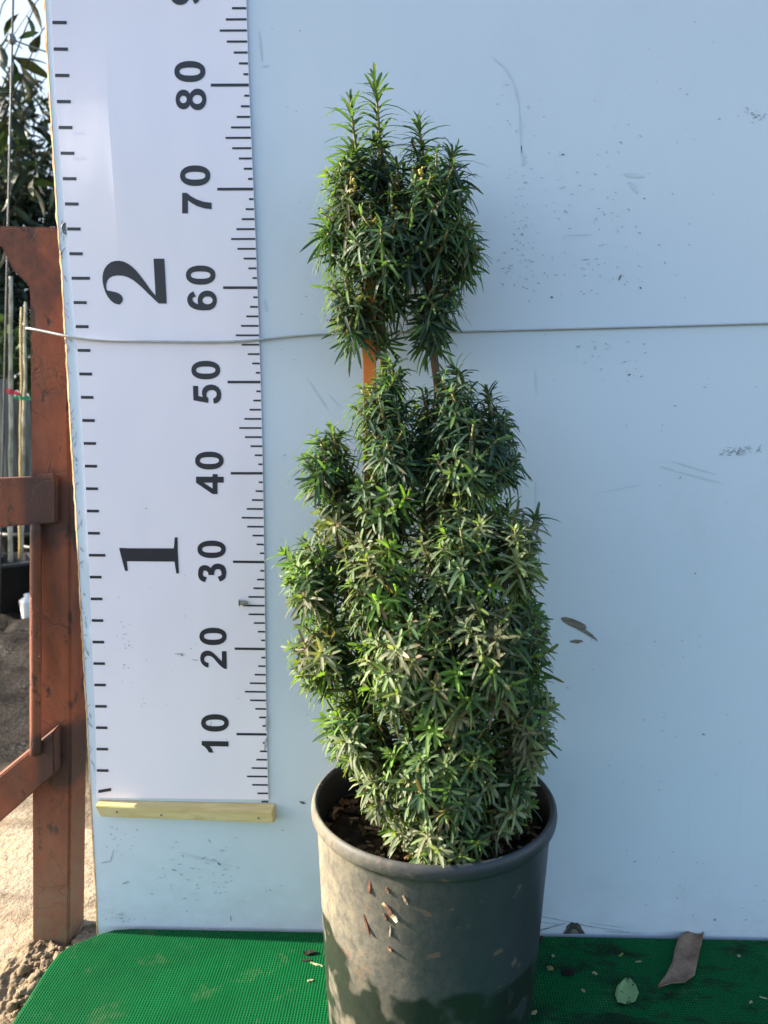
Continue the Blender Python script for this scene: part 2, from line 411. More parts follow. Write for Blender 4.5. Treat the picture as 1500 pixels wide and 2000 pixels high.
sand = m.mix(m.math('MULTIPLY', band, 0.55), sand, (0.16, 0.12, 0.085))
front = m.ramp(m.math('MULTIPLY_ADD', y_, 0.5, 0.8), [(0.33, 1.0), (0.43, 0.0)])  # unseen foreground coloured as mud, added to cut warm bounce on the board
mud_shade_f = m.math('MAXIMUM', mud_shade_f, front)
m.color(m.mix(mud_shade_f, sand, mud))
m.rough(m.mix(mud_shade_f, (0.9, 0.9, 0.9), m.ramp(m.noise(c, 14, 4), [(0.4, 0.45), (0.6, 0.8)])))
m.bump(m.math('ADD', m.math('MULTIPLY', trk, 0.6), m.math('MULTIPLY', m.noise(c, 75, 5, 0.7), 0.4)), 0.9, 0.02)
M_GROUND = m.m
m = Mat("damp_clod", 0.95, 0.1)
m.color(m.ramp(m.noise(m.co(), 60, 5), [(0.3, (0.14, 0.10, 0.065)), (0.7, (0.34, 0.26, 0.17))])); m.bump(m.noise(m.co(), 120, 4), 0.8, 0.004); M_CLOD = m.m
m = Mat("weathered_timber", 0.85, 0.2)
m.color(m.ramp(m.noise(m.co((3, 3, 0.3)), 20, 5), [(0.3, (0.12, 0.115, 0.095)), (0.7, (0.30, 0.285, 0.24))])); M_TIMBER = m.m
m = Mat("pale_bark", 0.75, 0.25)
m.color(m.ramp(m.noise(m.co((1, 1, 0.5)), 45, 5), [(0.35, (0.25, 0.22, 0.15)), (0.6, (0.52, 0.48, 0.37))])); M_PALEBARK = m.m
m = Mat("bamboo", 0.55, 0.3); m.color(m.mix(m.noise(m.co((1, 1, 0.2)), 60, 3), (0.42, 0.30, 0.11), (0.56, 0.42, 0.19))); M_BAMBOO = m.m
m = Mat("tree_bark", 0.9, 0.2)
m.color(m.ramp(m.noise(m.co((1, 1, 0.3)), 40, 5), [(0.3, (0.03, 0.025, 0.018)), (0.7, (0.09, 0.075, 0.055))])); M_TREEBARK = m.m
m = Mat("black_nursery_plastic", 0.5, 0.4); m.color(m.mix(m.noise(m.co(), 20, 4), (0.012, 0.012, 0.013), (0.035, 0.033, 0.03))); M_NPOT = m.m
def flat(name, c, rough=0.5, dc=0.15):
    m = Mat(name, rough, 0.4)
    m.color(m.mix(m.noise(m.co(), 60, 3), tuple(x*(1-dc) for x in c), tuple(min(1, x*(1+dc)) for x in c))); return m.m
M_RED, M_GRN, M_WHITE, M_STEEL = flat("red_tape", (0.55, 0.03, 0.06)), flat("green_tape", (0.02, 0.30, 0.14)), flat("white_plastic", (0.75, 0.75, 0.72)), flat("dull_steel", (0.16, 0.17, 0.17))
M_POLE = flat("grey_pole", (0.05, 0.052, 0.055))
M_PLUG = flat("beige_plastic", (0.34, 0.31, 0.24), 0.6, 0.3)
m = Mat("dry_leaf", 0.7, 0.25)
c = m.co(); vn = m.ramp(m.voro(m.co((1, 1, 1)), 120, 'DISTANCE_TO_EDGE'), [(0.0, 0.0), (0.07, 1.0)])
col = m.ramp(m.noise(c, 35, 5), [(0.3, (0.15, 0.090, 0.058)), (0.65, (0.33, 0.215, 0.145))])
col = m.mix(m.math('MULTIPLY', m.math('SUBTRACT', 1.0, vn), 0.35), col, (0.08, 0.05, 0.035)); m.color(col)
m.bump(vn, 0.3, 0.001); M_DRYLEAF = m.m
m = Mat("torn_green_leaf", 0.5, 0.3)
c = m.co(); holes = m.ramp(m.noise(m.co((1, 1, 1), (4, 1, 0)), 150, 2, 0.4), [(0.655, 0.0), (0.685, 1.0)])
m.color(m.mix(holes, m.mix(m.noise(c, 60, 3), (0.16, 0.27, 0.10), (0.24, 0.36, 0.15)), (0.02, 0.03, 0.015))); M_GREENLEAF = m.m

# ------------------------------------------------------------------ ground
GZ = -0.20
def axis(lim, near, step):
    a = [0.0]; s = step
    while a[-1] < lim:
        if a[-1] > near: s *= 1.22
        a.append(a[-1]+s)
    return np.array([-x for x in a[:0:-1]] + a)
gx, gy = axis(300, 2.2, 0.025) - 0.6, axis(300, 2.4, 0.025) + 0.8
X, Y = np.meshgrid(gx, gy, indexing='ij')
Z = np.empty_like(X)
for i in range(X.shape[0]):
    for j in range(X.shape[1]):
        x, y = X[i, j], Y[i, j]
        if abs(x) < 4 and -2.5 < y < 4.5:
            d = 0.010*noise.noise((x*3, y*3, 0)) + 0.010*noise.noise((x*7+0.6*y, y*22, 3)) + 0.004*noise.noise((x*30, y*40, 5))
            if y > 0.55: d += min(1, (y-0.55)*1.5)*(0.030*noise.noise((x*9+y, y*11, 9)) + 0.016*noise.noise((x*26, y*26, 2)))
            if x > -0.26 and y < 0.1: d *= 0.3
            Z[i, j] = GZ + d
        else: Z[i, j] = GZ
ni, nj = X.shape
idx = np.arange(ni*nj).reshape(ni, nj)
faces = np.stack([idx[:-1, :-1], idx[1:, :-1], idx[1:, 1:], idx[:-1, 1:]], -1).reshape(-1, 4)
g = mesh("ground", np.stack([X, Y, Z], -1).reshape(-1, 3), faces, M_GROUND, smooth=True)
tag(g, "pale sandy yard ground turning to dark churned mud further back", kind="structure")

# ------------------------------------------------------------------ board
BL = [(84.6, 0), (87.5, 72), (93.6, 180), (102.6, 324), (109.8, 443), (117, 522), (124, 648), (126, 676), (135, 842), (144, 982), (154.8, 1180),
      (163.8, 1346), (166.7, 1390), (171.7, 1500), (178.3, 1627), (185, 1740), (187.7, 1820)]
bz = [at(x, y, 'y', 0) for x, y in BL]
zz = np.array([p[2] for p in bz])[::-1]; xx = np.array([p[0] for p in bz])[::-1]
def board_left(z): return float(np.interp(z, zz, xx))
board = thing("backdrop_board", "large scuffed pale blue painted board standing upright behind the potted shrub", "board", (-0.215, 0, GZ))
BT, TOP, BR = 0.012, 1.22, 1.25
rows = np.linspace(GZ-0.01, TOP, 420)
V, Fc = [], []
for z in rows:
    xl = board_left(z) + 0.0009*noise.noise((0, 0, z*90)) + 0.0006*noise.noise((0, 3, z*320))
    V += [(xl+0.0022, 0, z), (xl+0.02, 0, z), (BR, 0, z), (BR, BT, z), (xl+0.001, BT, z)]
n = len(rows)
for i in range(n-1):
    for k in range(4): Fc.append((i*5+k, i*5+k+1, i*5+k+6, i*5+k+5))
Fc += [(0, 1, 2, 3, 4)[::-1], tuple((n-1)*5+k for k in range(5))]
mesh("panel", V, [f[::-1] for f in Fc], M_BOARD, board)
V, Fc = [], []
for z in rows:      # raw, splintered left edge of the sheet
    j = 0.0010*noise.noise((0, 0, z*90)) + 0.0010*abs(noise.noise((0, 9, z*260))) + 0.0012*max(0, noise.noise((0, 5, z*60)))
    xl = board_left(z)
    V += [(xl+0.0023, -0.0004, z), (xl-j+0.0002, 0.0012, z), (xl-j-0.0003, 0.006, z), (xl+0.0012, BT+0.0005, z)]
for i in range(n-1):
    for k in range(3): Fc.append((i*4+k, i*4+k+4, i*4+k+5, i*4+k+1))
tag(mesh("splintered_edge", V, Fc, M_EDGE, board), "raw splintered timber edge")

def marks(name, polys, mat, y, parent, label=None):
    mb = MB()
    for P in polys:
        q = [at(a, b, 'y', y-(bulge(a, b) if parent.name == 'measuring_chart' else 0)) for a, b in P]
        tri = tessellate_polygon([[Vector((p[0], p[2], 0)) for p in q]])
        mb.add(q, tri)
    o = mb.build(name, mat, parent)
    if label: o['label'] = label
    return o
def stroke(x0, y0, x1, y1, w, jag=0.25):
    d = np.array([x1-x0, y1-y0], float); L = np.hypot(*d); d /= L; nrm = np.array([-d[1], d[0]])
    ks = np.linspace(0, 1, max(4, int(L/5)+2)); a, b = [], []
    for t in ks:
        p = np.array([x0, y0])+d*L*t; ww = w*(math.sin(math.pi*min(max(t, .04), .96))**0.6)*0.5
        a.append(tuple(p+nrm*ww*(1+random.uniform(-jag, jag)))); b.append(tuple(p-nrm*ww*(1+random.uniform(-jag, jag))))
    return a + b[::-1]
marks("bare_patch", [[(1097, 1206), (1104, 1205), (1118, 1208), (1132, 1214), (1143, 1220), (1146, 1226), (1143, 1229), (1149, 1233), (1158, 1240), (1166, 1249),
      (1168, 1253), (1158, 1247), (1148, 1241), (1136, 1234), (1124, 1227), (1112, 1222), (1101, 1215), (1096, 1209)],
      [(1112, 1252), (1124, 1249), (1136, 1250), (1140, 1253), (1128, 1257), (1116, 1255)],
      [(1046, 998), (1050, 992), (1053, 1003), (1055, 1018), (1052, 1035), (1049, 1048), (1045, 1030), (1043, 1016)]], M_BARE, -0.0005, board, "patch where the paint has scraped off")
fs = [stroke(962, 112, 985, 132, 3), stroke(985, 130, 1003, 160, 3), stroke(1003, 160, 1014, 205, 4), stroke(1014, 205, 1019, 300, 3), stroke(1018, 285, 1024, 325, 5),
      stroke(1046, 940, 1047, 1000, 3), stroke(1046, 725, 1048, 772, 3), stroke(1160, 965, 1260, 945, 2), stroke(1290, 910, 1318, 919, 5), stroke(1320, 920, 1410, 944, 4),
      stroke(1310, 900, 1400, 927, 3), stroke(1218, 340, 1258, 345, 9), stroke(1230, 355, 1246, 378, 9), stroke(1105, 460, 1155, 458, 2), stroke(600, 740, 640, 800, 3), stroke(640, 770, 665, 795, 2),
      stroke(505, 60, 512, 120, 4), stroke(510, 130, 525, 128, 3), stroke(516, 585, 522, 610, 4), stroke(1045, 1050, 1047, 1110, 3), stroke(350, 1665, 420, 1682, 3), stroke(360, 1672, 450, 1690, 2)]
marks("faint_scuffs", fs, M_FAINT, -0.0004, board)
sc, dk = [], []
def cluster(x, y, sx, sy, n, dst, smax=7):
    for _ in range(n):
        a, b = random.gauss(x, sx), random.gauss(y, sy)
        if b > 1800 or a > 1560: continue
        L = random.uniform(2, smax); t = random.uniform(-0.9, 0.9)
        dst.append(stroke(a, b, a+L*math.cos(t), b+L*math.sin(t), random.uniform(1.0, 2.2), 0.4))
cluster(1010, 230, 22, 30, 16, sc); cluster(1018, 440, 14, 55, 46, sc); cluster(1020, 530, 40, 25, 26, sc, 9); cluster(1180, 440, 35, 60, 30, sc)
cluster(1100, 370, 60, 90, 34, sc); cluster(1165, 535, 45, 40, 28, sc); cluster(1470, 225, 14, 6, 20, sc, 9); cluster(1170, 690, 50, 25, 30, sc); cluster(1310, 320, 100, 150, 24, sc)
cluster(1250, 1500, 130, 170, 34, sc, 6); cluster(1200, 1130, 150, 150, 14, sc, 5); cluster(1330, 800, 110, 120, 10, sc); cluster(560, 400, 25, 260, 12, sc); cluster(575, 1300, 20, 220, 8, sc)
cluster(380, 1690, 55, 30, 40, sc, 11); cluster(235, 1640, 16, 20, 14, sc); cluster(240, 1790, 25, 5, 14, sc); cluster(400, 1740, 60, 15, 14, sc); cluster(1350, 1740, 90, 40, 16, sc)
for k in range(26):
    a = random.uniform(0, 1); sc.append(stroke(1402+80*a, 884+random.uniform(-9, 9)-6*a, 1402+80*a+random.uniform(4, 16), 884+random.uniform(-9, 9)-8*a, 1.4, 0.4))
for yy in np.arange(420, 1500, 9):
    if random.random() < 0.5:
        e = float(np.interp(yy, [b for a, b in BL], [a for a, b in BL]))
        sc.append(stroke(e+random.uniform(3, 14), yy, e+random.uniform(3, 14), yy+random.uniform(3, 16), random.uniform(1.2, 3), 0.5))
sc += [stroke(215, 1684, 222, 1660, 2), stroke(197, 1686, 216, 1682, 3), stroke(228, 1786, 242, 1787, 2.5), stroke(232, 1792, 238, 1795, 3), stroke(450, 1788, 451, 1800, 2), stroke(335, 1698, 345, 1701, 3), stroke(238, 1727, 252, 1722, 3)]
marks("scuff_marks", sc, M_SCUFF, -0.0006, board)
dk = [stroke(585, 1566, 596, 1570, 5), stroke(425, 1685, 430, 1690, 3), stroke(1076, 580, 1080, 581, 5), stroke(1250, 560, 1252, 564, 3), stroke(1208, 548, 1214, 536, 3),
      stroke(1257, 387, 1260, 388, 2.5), stroke(1395, 1796, 1398, 1797, 4), stroke(1226, 733, 1232, 731, 3), stroke(1357, 1119, 1359, 1121, 3), stroke(1096, 302, 1103, 301, 2.5)]
marks("dark_chips", dk, M_CHIP, -0.0009, board)
st_ = [stroke(1036, 1822, 1070, 1813, 3.5), stroke(1060, 1816, 1106, 1803, 2.5), stroke(1044, 1787, 1112, 1801, 1.6), stroke(1110, 1801, 1160, 1811, 1.8), stroke(1140, 1808, 1230, 1821, 1.4), stroke(1150, 1803, 1220, 1812, 1.0), stroke(1046, 1800, 1100, 1806, 1.2), stroke(1180, 1819, 1260, 1824, 1.2)]
marks("scrape_streaks", st_, M_SCUFF, -0.0007, board)
dk = [[(1100, 1824), (1106, 1815), (1107, 1809), (1112, 1805), (1117, 1801), (1124, 1803), (1128, 1802), (1134, 1808), (1137, 1815), (1143, 1824)]]
marks("knot_hole", dk, M_DARKSCUFF, -0.0008, board)
marks("knot_wood", [[(1114, 1824), (1117, 1816), (1123, 1814), (1128, 1818), (1130, 1824)], stroke(1104, 1821, 1112, 1807, 1.5), stroke(1126, 1805, 1137, 1819, 1.5)], M_BARE, -0.0012, board)

# ------------------------------------------------------------------ measuring chart
LT = [(34,101.9,45),(33,104.8,95.8),(32,108,146.5),(31,111.3,197.3),(30,114.8,248.4),(29,118.4,298.4),(28,122,348.1),(27,125.6,397.4),(26,130,446.4),(25,135,495),(24,140,544.3),(23,144.7,593),(22,148.7,639.4),(21,153.2,685.7),(20,156.2,731),(19,158.4,776),(18,160.2,820.7),(17,162.4,865.4),(16,164.5,909.3),(15,166.7,952.8),(14,168.8,996.8),(13,171.4,1039.6),(12,173.9,1083.9),(11,176.4,1127.8),(10,177.8,1170.3),(9,179.6,1212.4),(8,181.4,1254.2),(7,182.9,1296.6),(6,184,1338.4),(5,185,1380),(4,186.3,1421.7),(3,188.3,1463),(2,190,1503.7)]
RT = [(80,486,166),(70,494.3,368.6),(60,502.5,562),(50,508.7,746.6),(40,513,924.4),(30,515.9,1096.8),(20,517.7,1268.6),(10,521.0,1434.3),(2,524.0,1566)]
pl = np.polyfit([a for a, _, _ in LT], [c for _, _, c in LT], 4); pr = np.polyfit([a for a, _, _ in RT], [c for _, _, c in RT], 4)
plx = np.polyfit([c for _, _, c in LT], [b for _, b, _ in LT], 6); prx = np.polyfit([c for _, _, c in RT], [b for _, b, _ in RT], 4)
CY = -0.0022
def bulge(px, py):
    """The vinyl is not stuck down flat: its left part lifts off the board near the top."""
    lx, rx = np.polyval(plx, max(py, 0)), np.polyval(prx, py)
    t = min(1, max(0, (px-lx)/(rx-lx)))
    k = 1-min(1, abs(py-300-40*t)/300); A = 0.0058*(k*k*(3-2*k))
    return A*(t/0.27 if t < 0.27 else 1-0.8*(t-0.27)/0.73)
chart = thing("measuring_chart", "tall white printed measuring chart fixed to the left of the board", "measuring chart", (-0.1, CY, 0))
V, Fc = [], []
NX = 30; yrows = np.linspace(-260, 1562, 120)
for py in yrows:
    lx, rx = np.polyval(plx, max(py, 0))-1.2 + (min(py, 0))*0.075, np.polyval(prx, py)+0.6
    if py > 1380: rx -= 1.2*max(0, noise.noise((py*0.09, 2, 0)))
    for k in range(NX+1):
        t = k/NX; qx, qy = lx+(rx-lx)*t, py-4*(1-t)*(py > 1540); p = at(qx, qy, 'y', CY-bulge(qx, qy))
        V.append(p)
W1 = NX+1
for i in range(len(yrows)-1):
    for k in range(NX): Fc.append((i*W1+k, (i+1)*W1+k, (i+1)*W1+k+1, i*W1+k+1))
o = mesh("sheet", V, Fc, M_VINYL, chart)
sm = o.modifiers.new("thickness", 'SOLIDIFY'); sm.thickness = 0.0007; sm.offset = -1
CI = CY-0.0004
def rect_px(x0, y0, x1, y1, th):
    return [(x0, y0-th/2), (x1, y1-th/2), (x1, y1+th/2), (x0, y0+th/2)]
tl = {0: 3.55, 5: 2.45, 4: 1.86, 6: 1.86, 3: 1.27, 7: 1.27, 2: 0.83, 8: 0.83, 1: 0.46, 9: 0.46}
ticks = []
for c_ in range(2, 96):
    y = np.polyval(pr, c_); x = np.polyval(prx, y); s = abs(np.polyval(pr, c_-0.5)-np.polyval(pr, c_+0.5))
    L = tl[c_ % 10]*s; th = (0.27 if c_ % 10 == 0 else 0.19)*s
    slope = (0.004 if c_ > 60 else -0.012 if c_ < 40 else 0.0)
    ticks.append(rect_px(x-L, y+slope*L, x-0.2, y, th))
for t_ in ticks: marks("centimetre_mark", [t_], M_INK, CI, chart)
ticks = []
for i_ in range(1, 39):
    y = np.polyval(pl, i_); x = np.polyval(plx, max(y, 0)) + min(y, 0)*0.075; s = abs(np.polyval(pl, i_-0.5)-np.polyval(pl, i_+0.5))/2.54
    L = (1.9 if i_ % 12 == 0 else 1.36)*s
    if i_ == 1: ticks.append(rect_px(192, 1546, 217, 1542, 6))
    else: ticks.append(rect_px(x, y, x+L, y+0.3, 0.31*s))
for t_ in ticks: marks("inch_mark", [t_], M_INK, CI, chart)

def ell(cx, cy, rx, ry, p=2.0, n=40):
    out = []
    for k in range(n):
        a = 2*math.pi*k/n; ca, sa = math.cos(a), math.sin(a)
        out.append((cx+rx*math.copysign(abs(ca)**(2/p), ca), cy+ry*math.copysign(abs(sa)**(2/p), sa)))
    return out
def ribbon(path, w):
    P = smooth_path(path, 6); a, b = [], []
    for i, p in enumerate(P):
        t = P[min(i+1, len(P)-1)]-P[max(i-1, 0)]; t = t/np.hypot(*t); nn = np.array([-t[1], t[0]])
        ww = np.interp(i/(len(P)-1), np.linspace(0, 1, len(w)), w)/2
        a.append(tuple(p+nn*ww)); b.append(tuple(p-nn*ww))
    return [a+b[::-1]]
SIX = [[ell(.34, .325, .34, .325, 2.1), ell(.345, .315, .135, .175, 2)], ribbon([(.095, .34), (.09, .48), (.125, .68), (.21, .84), (.36, .915), (.50, .87), (.565, .755)], [.17, .19, .20, .20, .175, .175, .2])]
GL = {'0': [[ell(.34, .5, .34, .5, 2.25), ell(.34, .5, .13, .335, 2.5)]],
      '8': [[ell(.34, .285, .34, .285, 2.1), ell(.34, .295, .145, .158)], [ell(.34, .75, .31, .25, 2.1), ell(.34, .752, .12, .116)]],
      '6': SIX, '9': [[[(.68-u, 1-v) for u, v in ring] for ring in sh] for sh in SIX],
      '4': [[[(0, .22), (0, .40), (.40, 1.0), (.61, 1.0), (.61, .40), (.70, .40), (.70, .22), (.61, .22), (.61, 0), (.40, 0), (.40, .22)], [(.19, .40), (.40, .40), (.40, .72)]]],
      '7': [[[(0, 1), (.68, 1), (.68, .845), (.56, .69), (.46, .5), (.385, .28), (.35, 0), (.135, 0), (.165, .25), (.24, .5), (.34, .68), (.435, .805), (0, .805)]]],
      '3': [ribbon([(.075, .725), (.12, .85), (.22, .91), (.35, .915), (.48, .87), (.525, .76), (.47, .64), (.36, .575), (.25, .565)], [.2, .19, .17, .17, .2, .2, .19, .15, .14]),
            ribbon([(.25, .50), (.42, .495), (.545, .41), (.575, .285), (.525, .155), (.41, .095), (.29, .088), (.16, .135), (.09, .265)], [.14, .17, .2, .21, .2, .18, .17, .19, .2])]}
def place_glyph(shapes, mapfn, label):
    mb = MB()
    for si, sh in enumerate(shapes):
        q = [[at(*mapfn(u, v), 'y', CI-0.00005*si-bulge(*mapfn(u, v))) for u, v in ring] for ring in sh]
        tri = tessellate_polygon([[Vector((p[0], p[2], 0)) for p in ring] for ring in q])
        mb.add([p for ring in q for p in ring], tri)
    o = mb.build("numeral", M_INK, chart); o['label'] = label
def boxmap(x0, x1, y0, y1, wd=.68):
    return lambda u, v: (x1-(x1-x0)*v, y1-(y1-y0)*u/wd)
for d, b, lab in [('8', (343, 403, 173, 215), "eight of the printed 80"), ('0', (340.5, 401, 119, 160), "zero of the printed 80"), ('7', (355.7, 413.3, 376.5, 416.5), "seven of the printed 70"), ('0', (351.7, 410.8, 323, 363), "zero of the printed 70"),
             ('6', (365.8, 423.4, 567.5, 606), "six of the printed 60"), ('0', (363, 420.5, 518.5, 556), "zero of the printed 60"), ('0', (373.7, 430, 704.6, 741), "zero of the printed 50"), ('4', (382.7, 436.7, 926, 965), "four of the printed 40"),
             ('0', (381, 436.7, 882, 917), "zero of the printed 40"), ('3', (387, 441.7, 1100.8, 1136), "three of the printed 30"), ('0', (385.6, 441, 1055.8, 1090), "zero of the printed 30"), ('0', (389.5, 442.5, 1226, 1260), "zero of the printed 20"),
             ('0', (392.7, 446.7, 1395, 1429), "zero of the printed 10"), ('9', (332, 392, -34, 9.5), "nine of the printed 90")]:
    place_glyph(GL[d], boxmap(*b, .70 if d == '4' else .68), lab)
def traced(pts, x0, y0, sc_, lab): place_glyph([[pts]], lambda u, v: (x0+u*sc_, y0+v*sc_), lab)
def dense(pts): return [tuple(p) for p in pts]
traced([(148,562),(236,562),(240,735),(318,752),(303,700),(303,660),(325,600),(370,558),(430,540),(470,538),(530,550),(585,585),(622,635),(637,700),(632,770),(605,825),(560,858),(508,868),(495,780),(530,765),(552,735),(558,700),(548,665),(520,642),(480,634),(440,637),(405,655),(385,685),(380,715),(388,750),(415,775),(412,857),(157,810)], 360, 690, 170/1500, "five of the printed 50")
traced([(550,190),(628,190),(634,495),(600,490),(560,470),(510,425),(460,370),(420,320),(380,285),(345,270),(300,268),(268,285),(250,315),(250,345),(270,372),(300,382),(325,390),(320,470),(285,462),(240,435),(205,395),(185,345),(182,300),(192,250),(220,208),(265,185),(310,180),(355,188),(400,215),(450,262),(500,315),(550,360)], 370, 1250, 160/1391, "two of the printed 20")
traced([(207,1715),(663,1722),(663,1810),(345,1802),(380,1850),(407,1912),(330,1912),(305,1865),(260,1815),(207,1782)], 370, 1250, 160/1391, "one of the printed 10")
traced([(1098,102),(1308,102),(1355,978),(1200,978),(1100,885),(1000,790),(900,690),(800,600),(700,520),(600,465),(500,435),(400,428),(310,440),(245,470),(200,520),(175,590),(172,660),(185,718),(280,738),(360,755),(430,785),(475,825),(497,870),(498,915),(480,955),(435,998),(370,988),(310,960),(250,905),(200,840),(160,760),(125,660),(105,560),(100,470),(112,380),(140,300),(190,230),(260,172),(340,147),(420,142),(510,158),(590,195),(670,250),(760,335),(850,445),(940,565),(1040,710),(1138,825)], 190, 495, 0.1, "large serif two")
traced([(150,375),(330,383),(1278,385),(1300,155),(1358,155),(1362,450),(1388,910),(1330,910),(1295,664),(295,655),(318,857),(258,857),(137,395)], 220, 1035, 140/1500, "large serif one")
# dirt flecks on the sheet
sc = []
cluster(352, 1279, 5, 3, 6, sc, 4); cluster(245, 1250, 3, 20, 8, sc, 5); cluster(280, 1372, 3, 4, 3, sc, 4); cluster(300, 1300, 90, 130, 22, sc, 2.5); cluster(243, 1306, 5, 3, 3, sc, 5); cluster(287, 994, 2, 1, 2, sc, 4); cluster(410, 1413, 2, 2, 3, sc, 3)
sc += [stroke(521, 1396, 520, 1428, 4), stroke(521, 1440, 517, 1466, 5), stroke(353, 1276, 358, 1281, 5), stroke(375, 1288, 386, 1290, 2)]
marks("dirt_flecks", sc, M_SCUFF, CI-0.0002, chart)['kind'] = 'stuff'

# ------------------------------------------------------------------ batten under the chart
fy = -0.015
c8 = [at(196.4, 1595, 'y', fy), at(535, 1608, 'y', fy), at(531, 1587, 'y', fy), at(185, 1574, 'y', fy),
      at(199, 1593, 'y', -0.0032), at(540, 1601, 'y', -0.0032), at(536.5, 1571, 'y', -0.0032), at(191, 1564.5, 'y', -0.0032)]
for p in c8[4:]: p[1] = 0.0
bat = tag(bmobj("wooden_batten", hexa(c8, 0.0008), M_PINE, base=tuple(c8[0])), "yellow pine batten nailed across the board under the measuring chart", "batten")
for px, py in ((315, 1592), (228, 1586), (505, 1598)):
    q = at(px, py, 'y', fy); mb = MB(); tube([q+np.array([0, .001, 0]), q+np.array([0, -.0004, 0])], 0.0013, 10, mb=mb)
    mb.build("nail", M_STEEL, bat)

# wall plug by the 25 mark, screw eye in the left margin
p = at(474, 1177.5, 'y', CY-0.004); bm = MB()
tube([p+np.array([-0.004, 0, 0]), p+np.array([-0.0035, 0, 0])], 0.0040, 12, mb=bm)
tube([p+np.array([x, 0, 0]) for x in (-0.0035, -0.0022, -0.0021, 0.0, 0.0003, 0.0022, 0.0025, 0.0046, 0.0056)], [.0021, .0021, .0027, .0029, .0026, .0029, .0026, .0026, .0012], 12, mb=bm)
tag(bm.build("wall_plug", M_PLUG, base=tuple(p), smooth=True), "small beige ribbed plug stuck on the chart beside its short black marks", "wall plug")
p = at(127.5, 446.5, 'y', 0); bm = MB()
ang = np.linspace(0.5*math.pi, 1.5*math.pi, 14)
tube([p+np.array([0.0012+0.0042*math.cos(a), -0.0012, 0.0052*math.sin(a)]) for a in ang], 0.0010, 8, mb=bm)
tube([p+np.array([0.0012+0.0018*math.cos(a), -0.0012, 0.0024*math.sin(a)]) for a in ang], 0.0006, 8, mb=bm)
tag(bm.build("eyelet", M_STEEL, base=tuple(p), smooth=True), "small grey metal eyelet half hidden behind the chart's left edge", "eyelet")

# ------------------------------------------------------------------ wire
WP = [(52, 641, 0.012), (62, 642.5, 0.006), (90, 648, 0.001), (125, 655.5, -0.005), (150, 660, -0.006), (200, 665, -0.006), (260, 666.5, -0.006), (330, 667.5, -0.006), (400, 668, -0.006), (460, 667, -0.0055),
      (510, 663, -0.004), (570, 657, -0.003), (640, 652, -0.0024), (760, 648.5, -0.0022), (880, 648, -0.0022), (1000, 645, -0.0022), (1200, 640, -0.0022), (1500, 631.5, -0.0022), (1800, 623, -0.0022), (2200, 612, -0.0022)]
pts = smooth_path([at(a, b, 'y', y) for a, b, y in WP], 8)
rad = [float(np.interp(i, [0, 70, 100, len(pts)], [0.00155, 0.0015, 0.0012, 0.0011])) for i in range(len(pts))]
v, f = tube(pts, rad, 8)
tag(mesh("strung_wire", v, f, M_WIRE, base=tuple(pts[0]), smooth=True), "thin grey wire strung across the chart and the whole board", "wire")

# ------------------------------------------------------------------ rusty steel frame
FY = 0.024
def xz(l, y): return [(float(q[0]), float(q[2])) for q in (at(a, b, 'y', y) for a, b in l)]
foot = at(62, 1870, 'y', FY)
frame = thing("steel_frame", "rusty red painted steel frame with rail and brace left of the board", "steel frame", (foot[0], FY, GZ))
P = xz([(62.5, 1862), (134, 1862), (138, 1500), (137, 1000), (132, 550), (127, 442), (108, 443), (0, 440), (-160, 436), (-160, 470), (-30, 466), (-4, 473), (6, 490), (16, 515), (30, 535), (44, 546), (53, 553), (56, 570), (60, 930), (60.5, 1020), (61.5, 1480)], FY)
P = [(x, max(z, GZ-0.02)) for x, z in P]
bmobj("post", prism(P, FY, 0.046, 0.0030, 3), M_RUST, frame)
y0r, y1r = FY-0.010, FY-0.013       # the rail runs to the left and slightly back
bmobj("rail", hexa([at(-200, 1046, 'y', y1r), at(108, 1021, 'y', y0r), at(108, 930, 'y', y0r), at(-200, 943, 'y', y1r),
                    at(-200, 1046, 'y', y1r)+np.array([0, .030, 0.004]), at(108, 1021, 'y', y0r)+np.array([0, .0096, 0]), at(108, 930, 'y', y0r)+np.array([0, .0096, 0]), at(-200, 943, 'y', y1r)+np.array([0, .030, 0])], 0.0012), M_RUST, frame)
# weld blob on the rail's upper corner, beside the post
P = xz([(52, 939), (60, 929), (72, 926), (104, 927), (107, 934), (90, 938)], FY-0.008)
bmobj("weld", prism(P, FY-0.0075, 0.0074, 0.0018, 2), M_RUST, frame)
# brace: flat bar that falls away to the left; its sloping top edge catches the sun
A0, A1 = at(104, 1428, 'y', FY-0.020), at(106, 1512, 'y', FY-0.020)
B0, B1 = at(-120, 1614, 'y', FY-0.024), at(-120, 1712, 'y', FY-0.024)
up_ = lambda p: np.array([p[0], p[1]+0.0195, p[2]+0.004])
T0, bot0 = np.array([A0[0], FY-0.0005, A0[2]+0.002]), np.array([A1[0], FY-0.0005, A1[2]])
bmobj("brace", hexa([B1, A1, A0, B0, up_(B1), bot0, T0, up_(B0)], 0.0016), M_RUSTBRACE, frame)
P = xz([(59, 1022), (81, 1022), (80, 1470), (59, 1470)], FY-0.007)
bm = MB()
q0, q1 = at(70, 1022, 'y', FY-0.008), at(69.5, 1474, 'y', FY-0.026)
tube([q0+(q1-q0)*t for t in np.linspace(0, 1, 30)], [0.0064+0.0005*noise.noise((0, 0, t*40)) for t in np.linspace(0, 1, 30)], 14, mb=bm)
bm.build("rod", M_RUSTBRACE, frame, smooth=True)

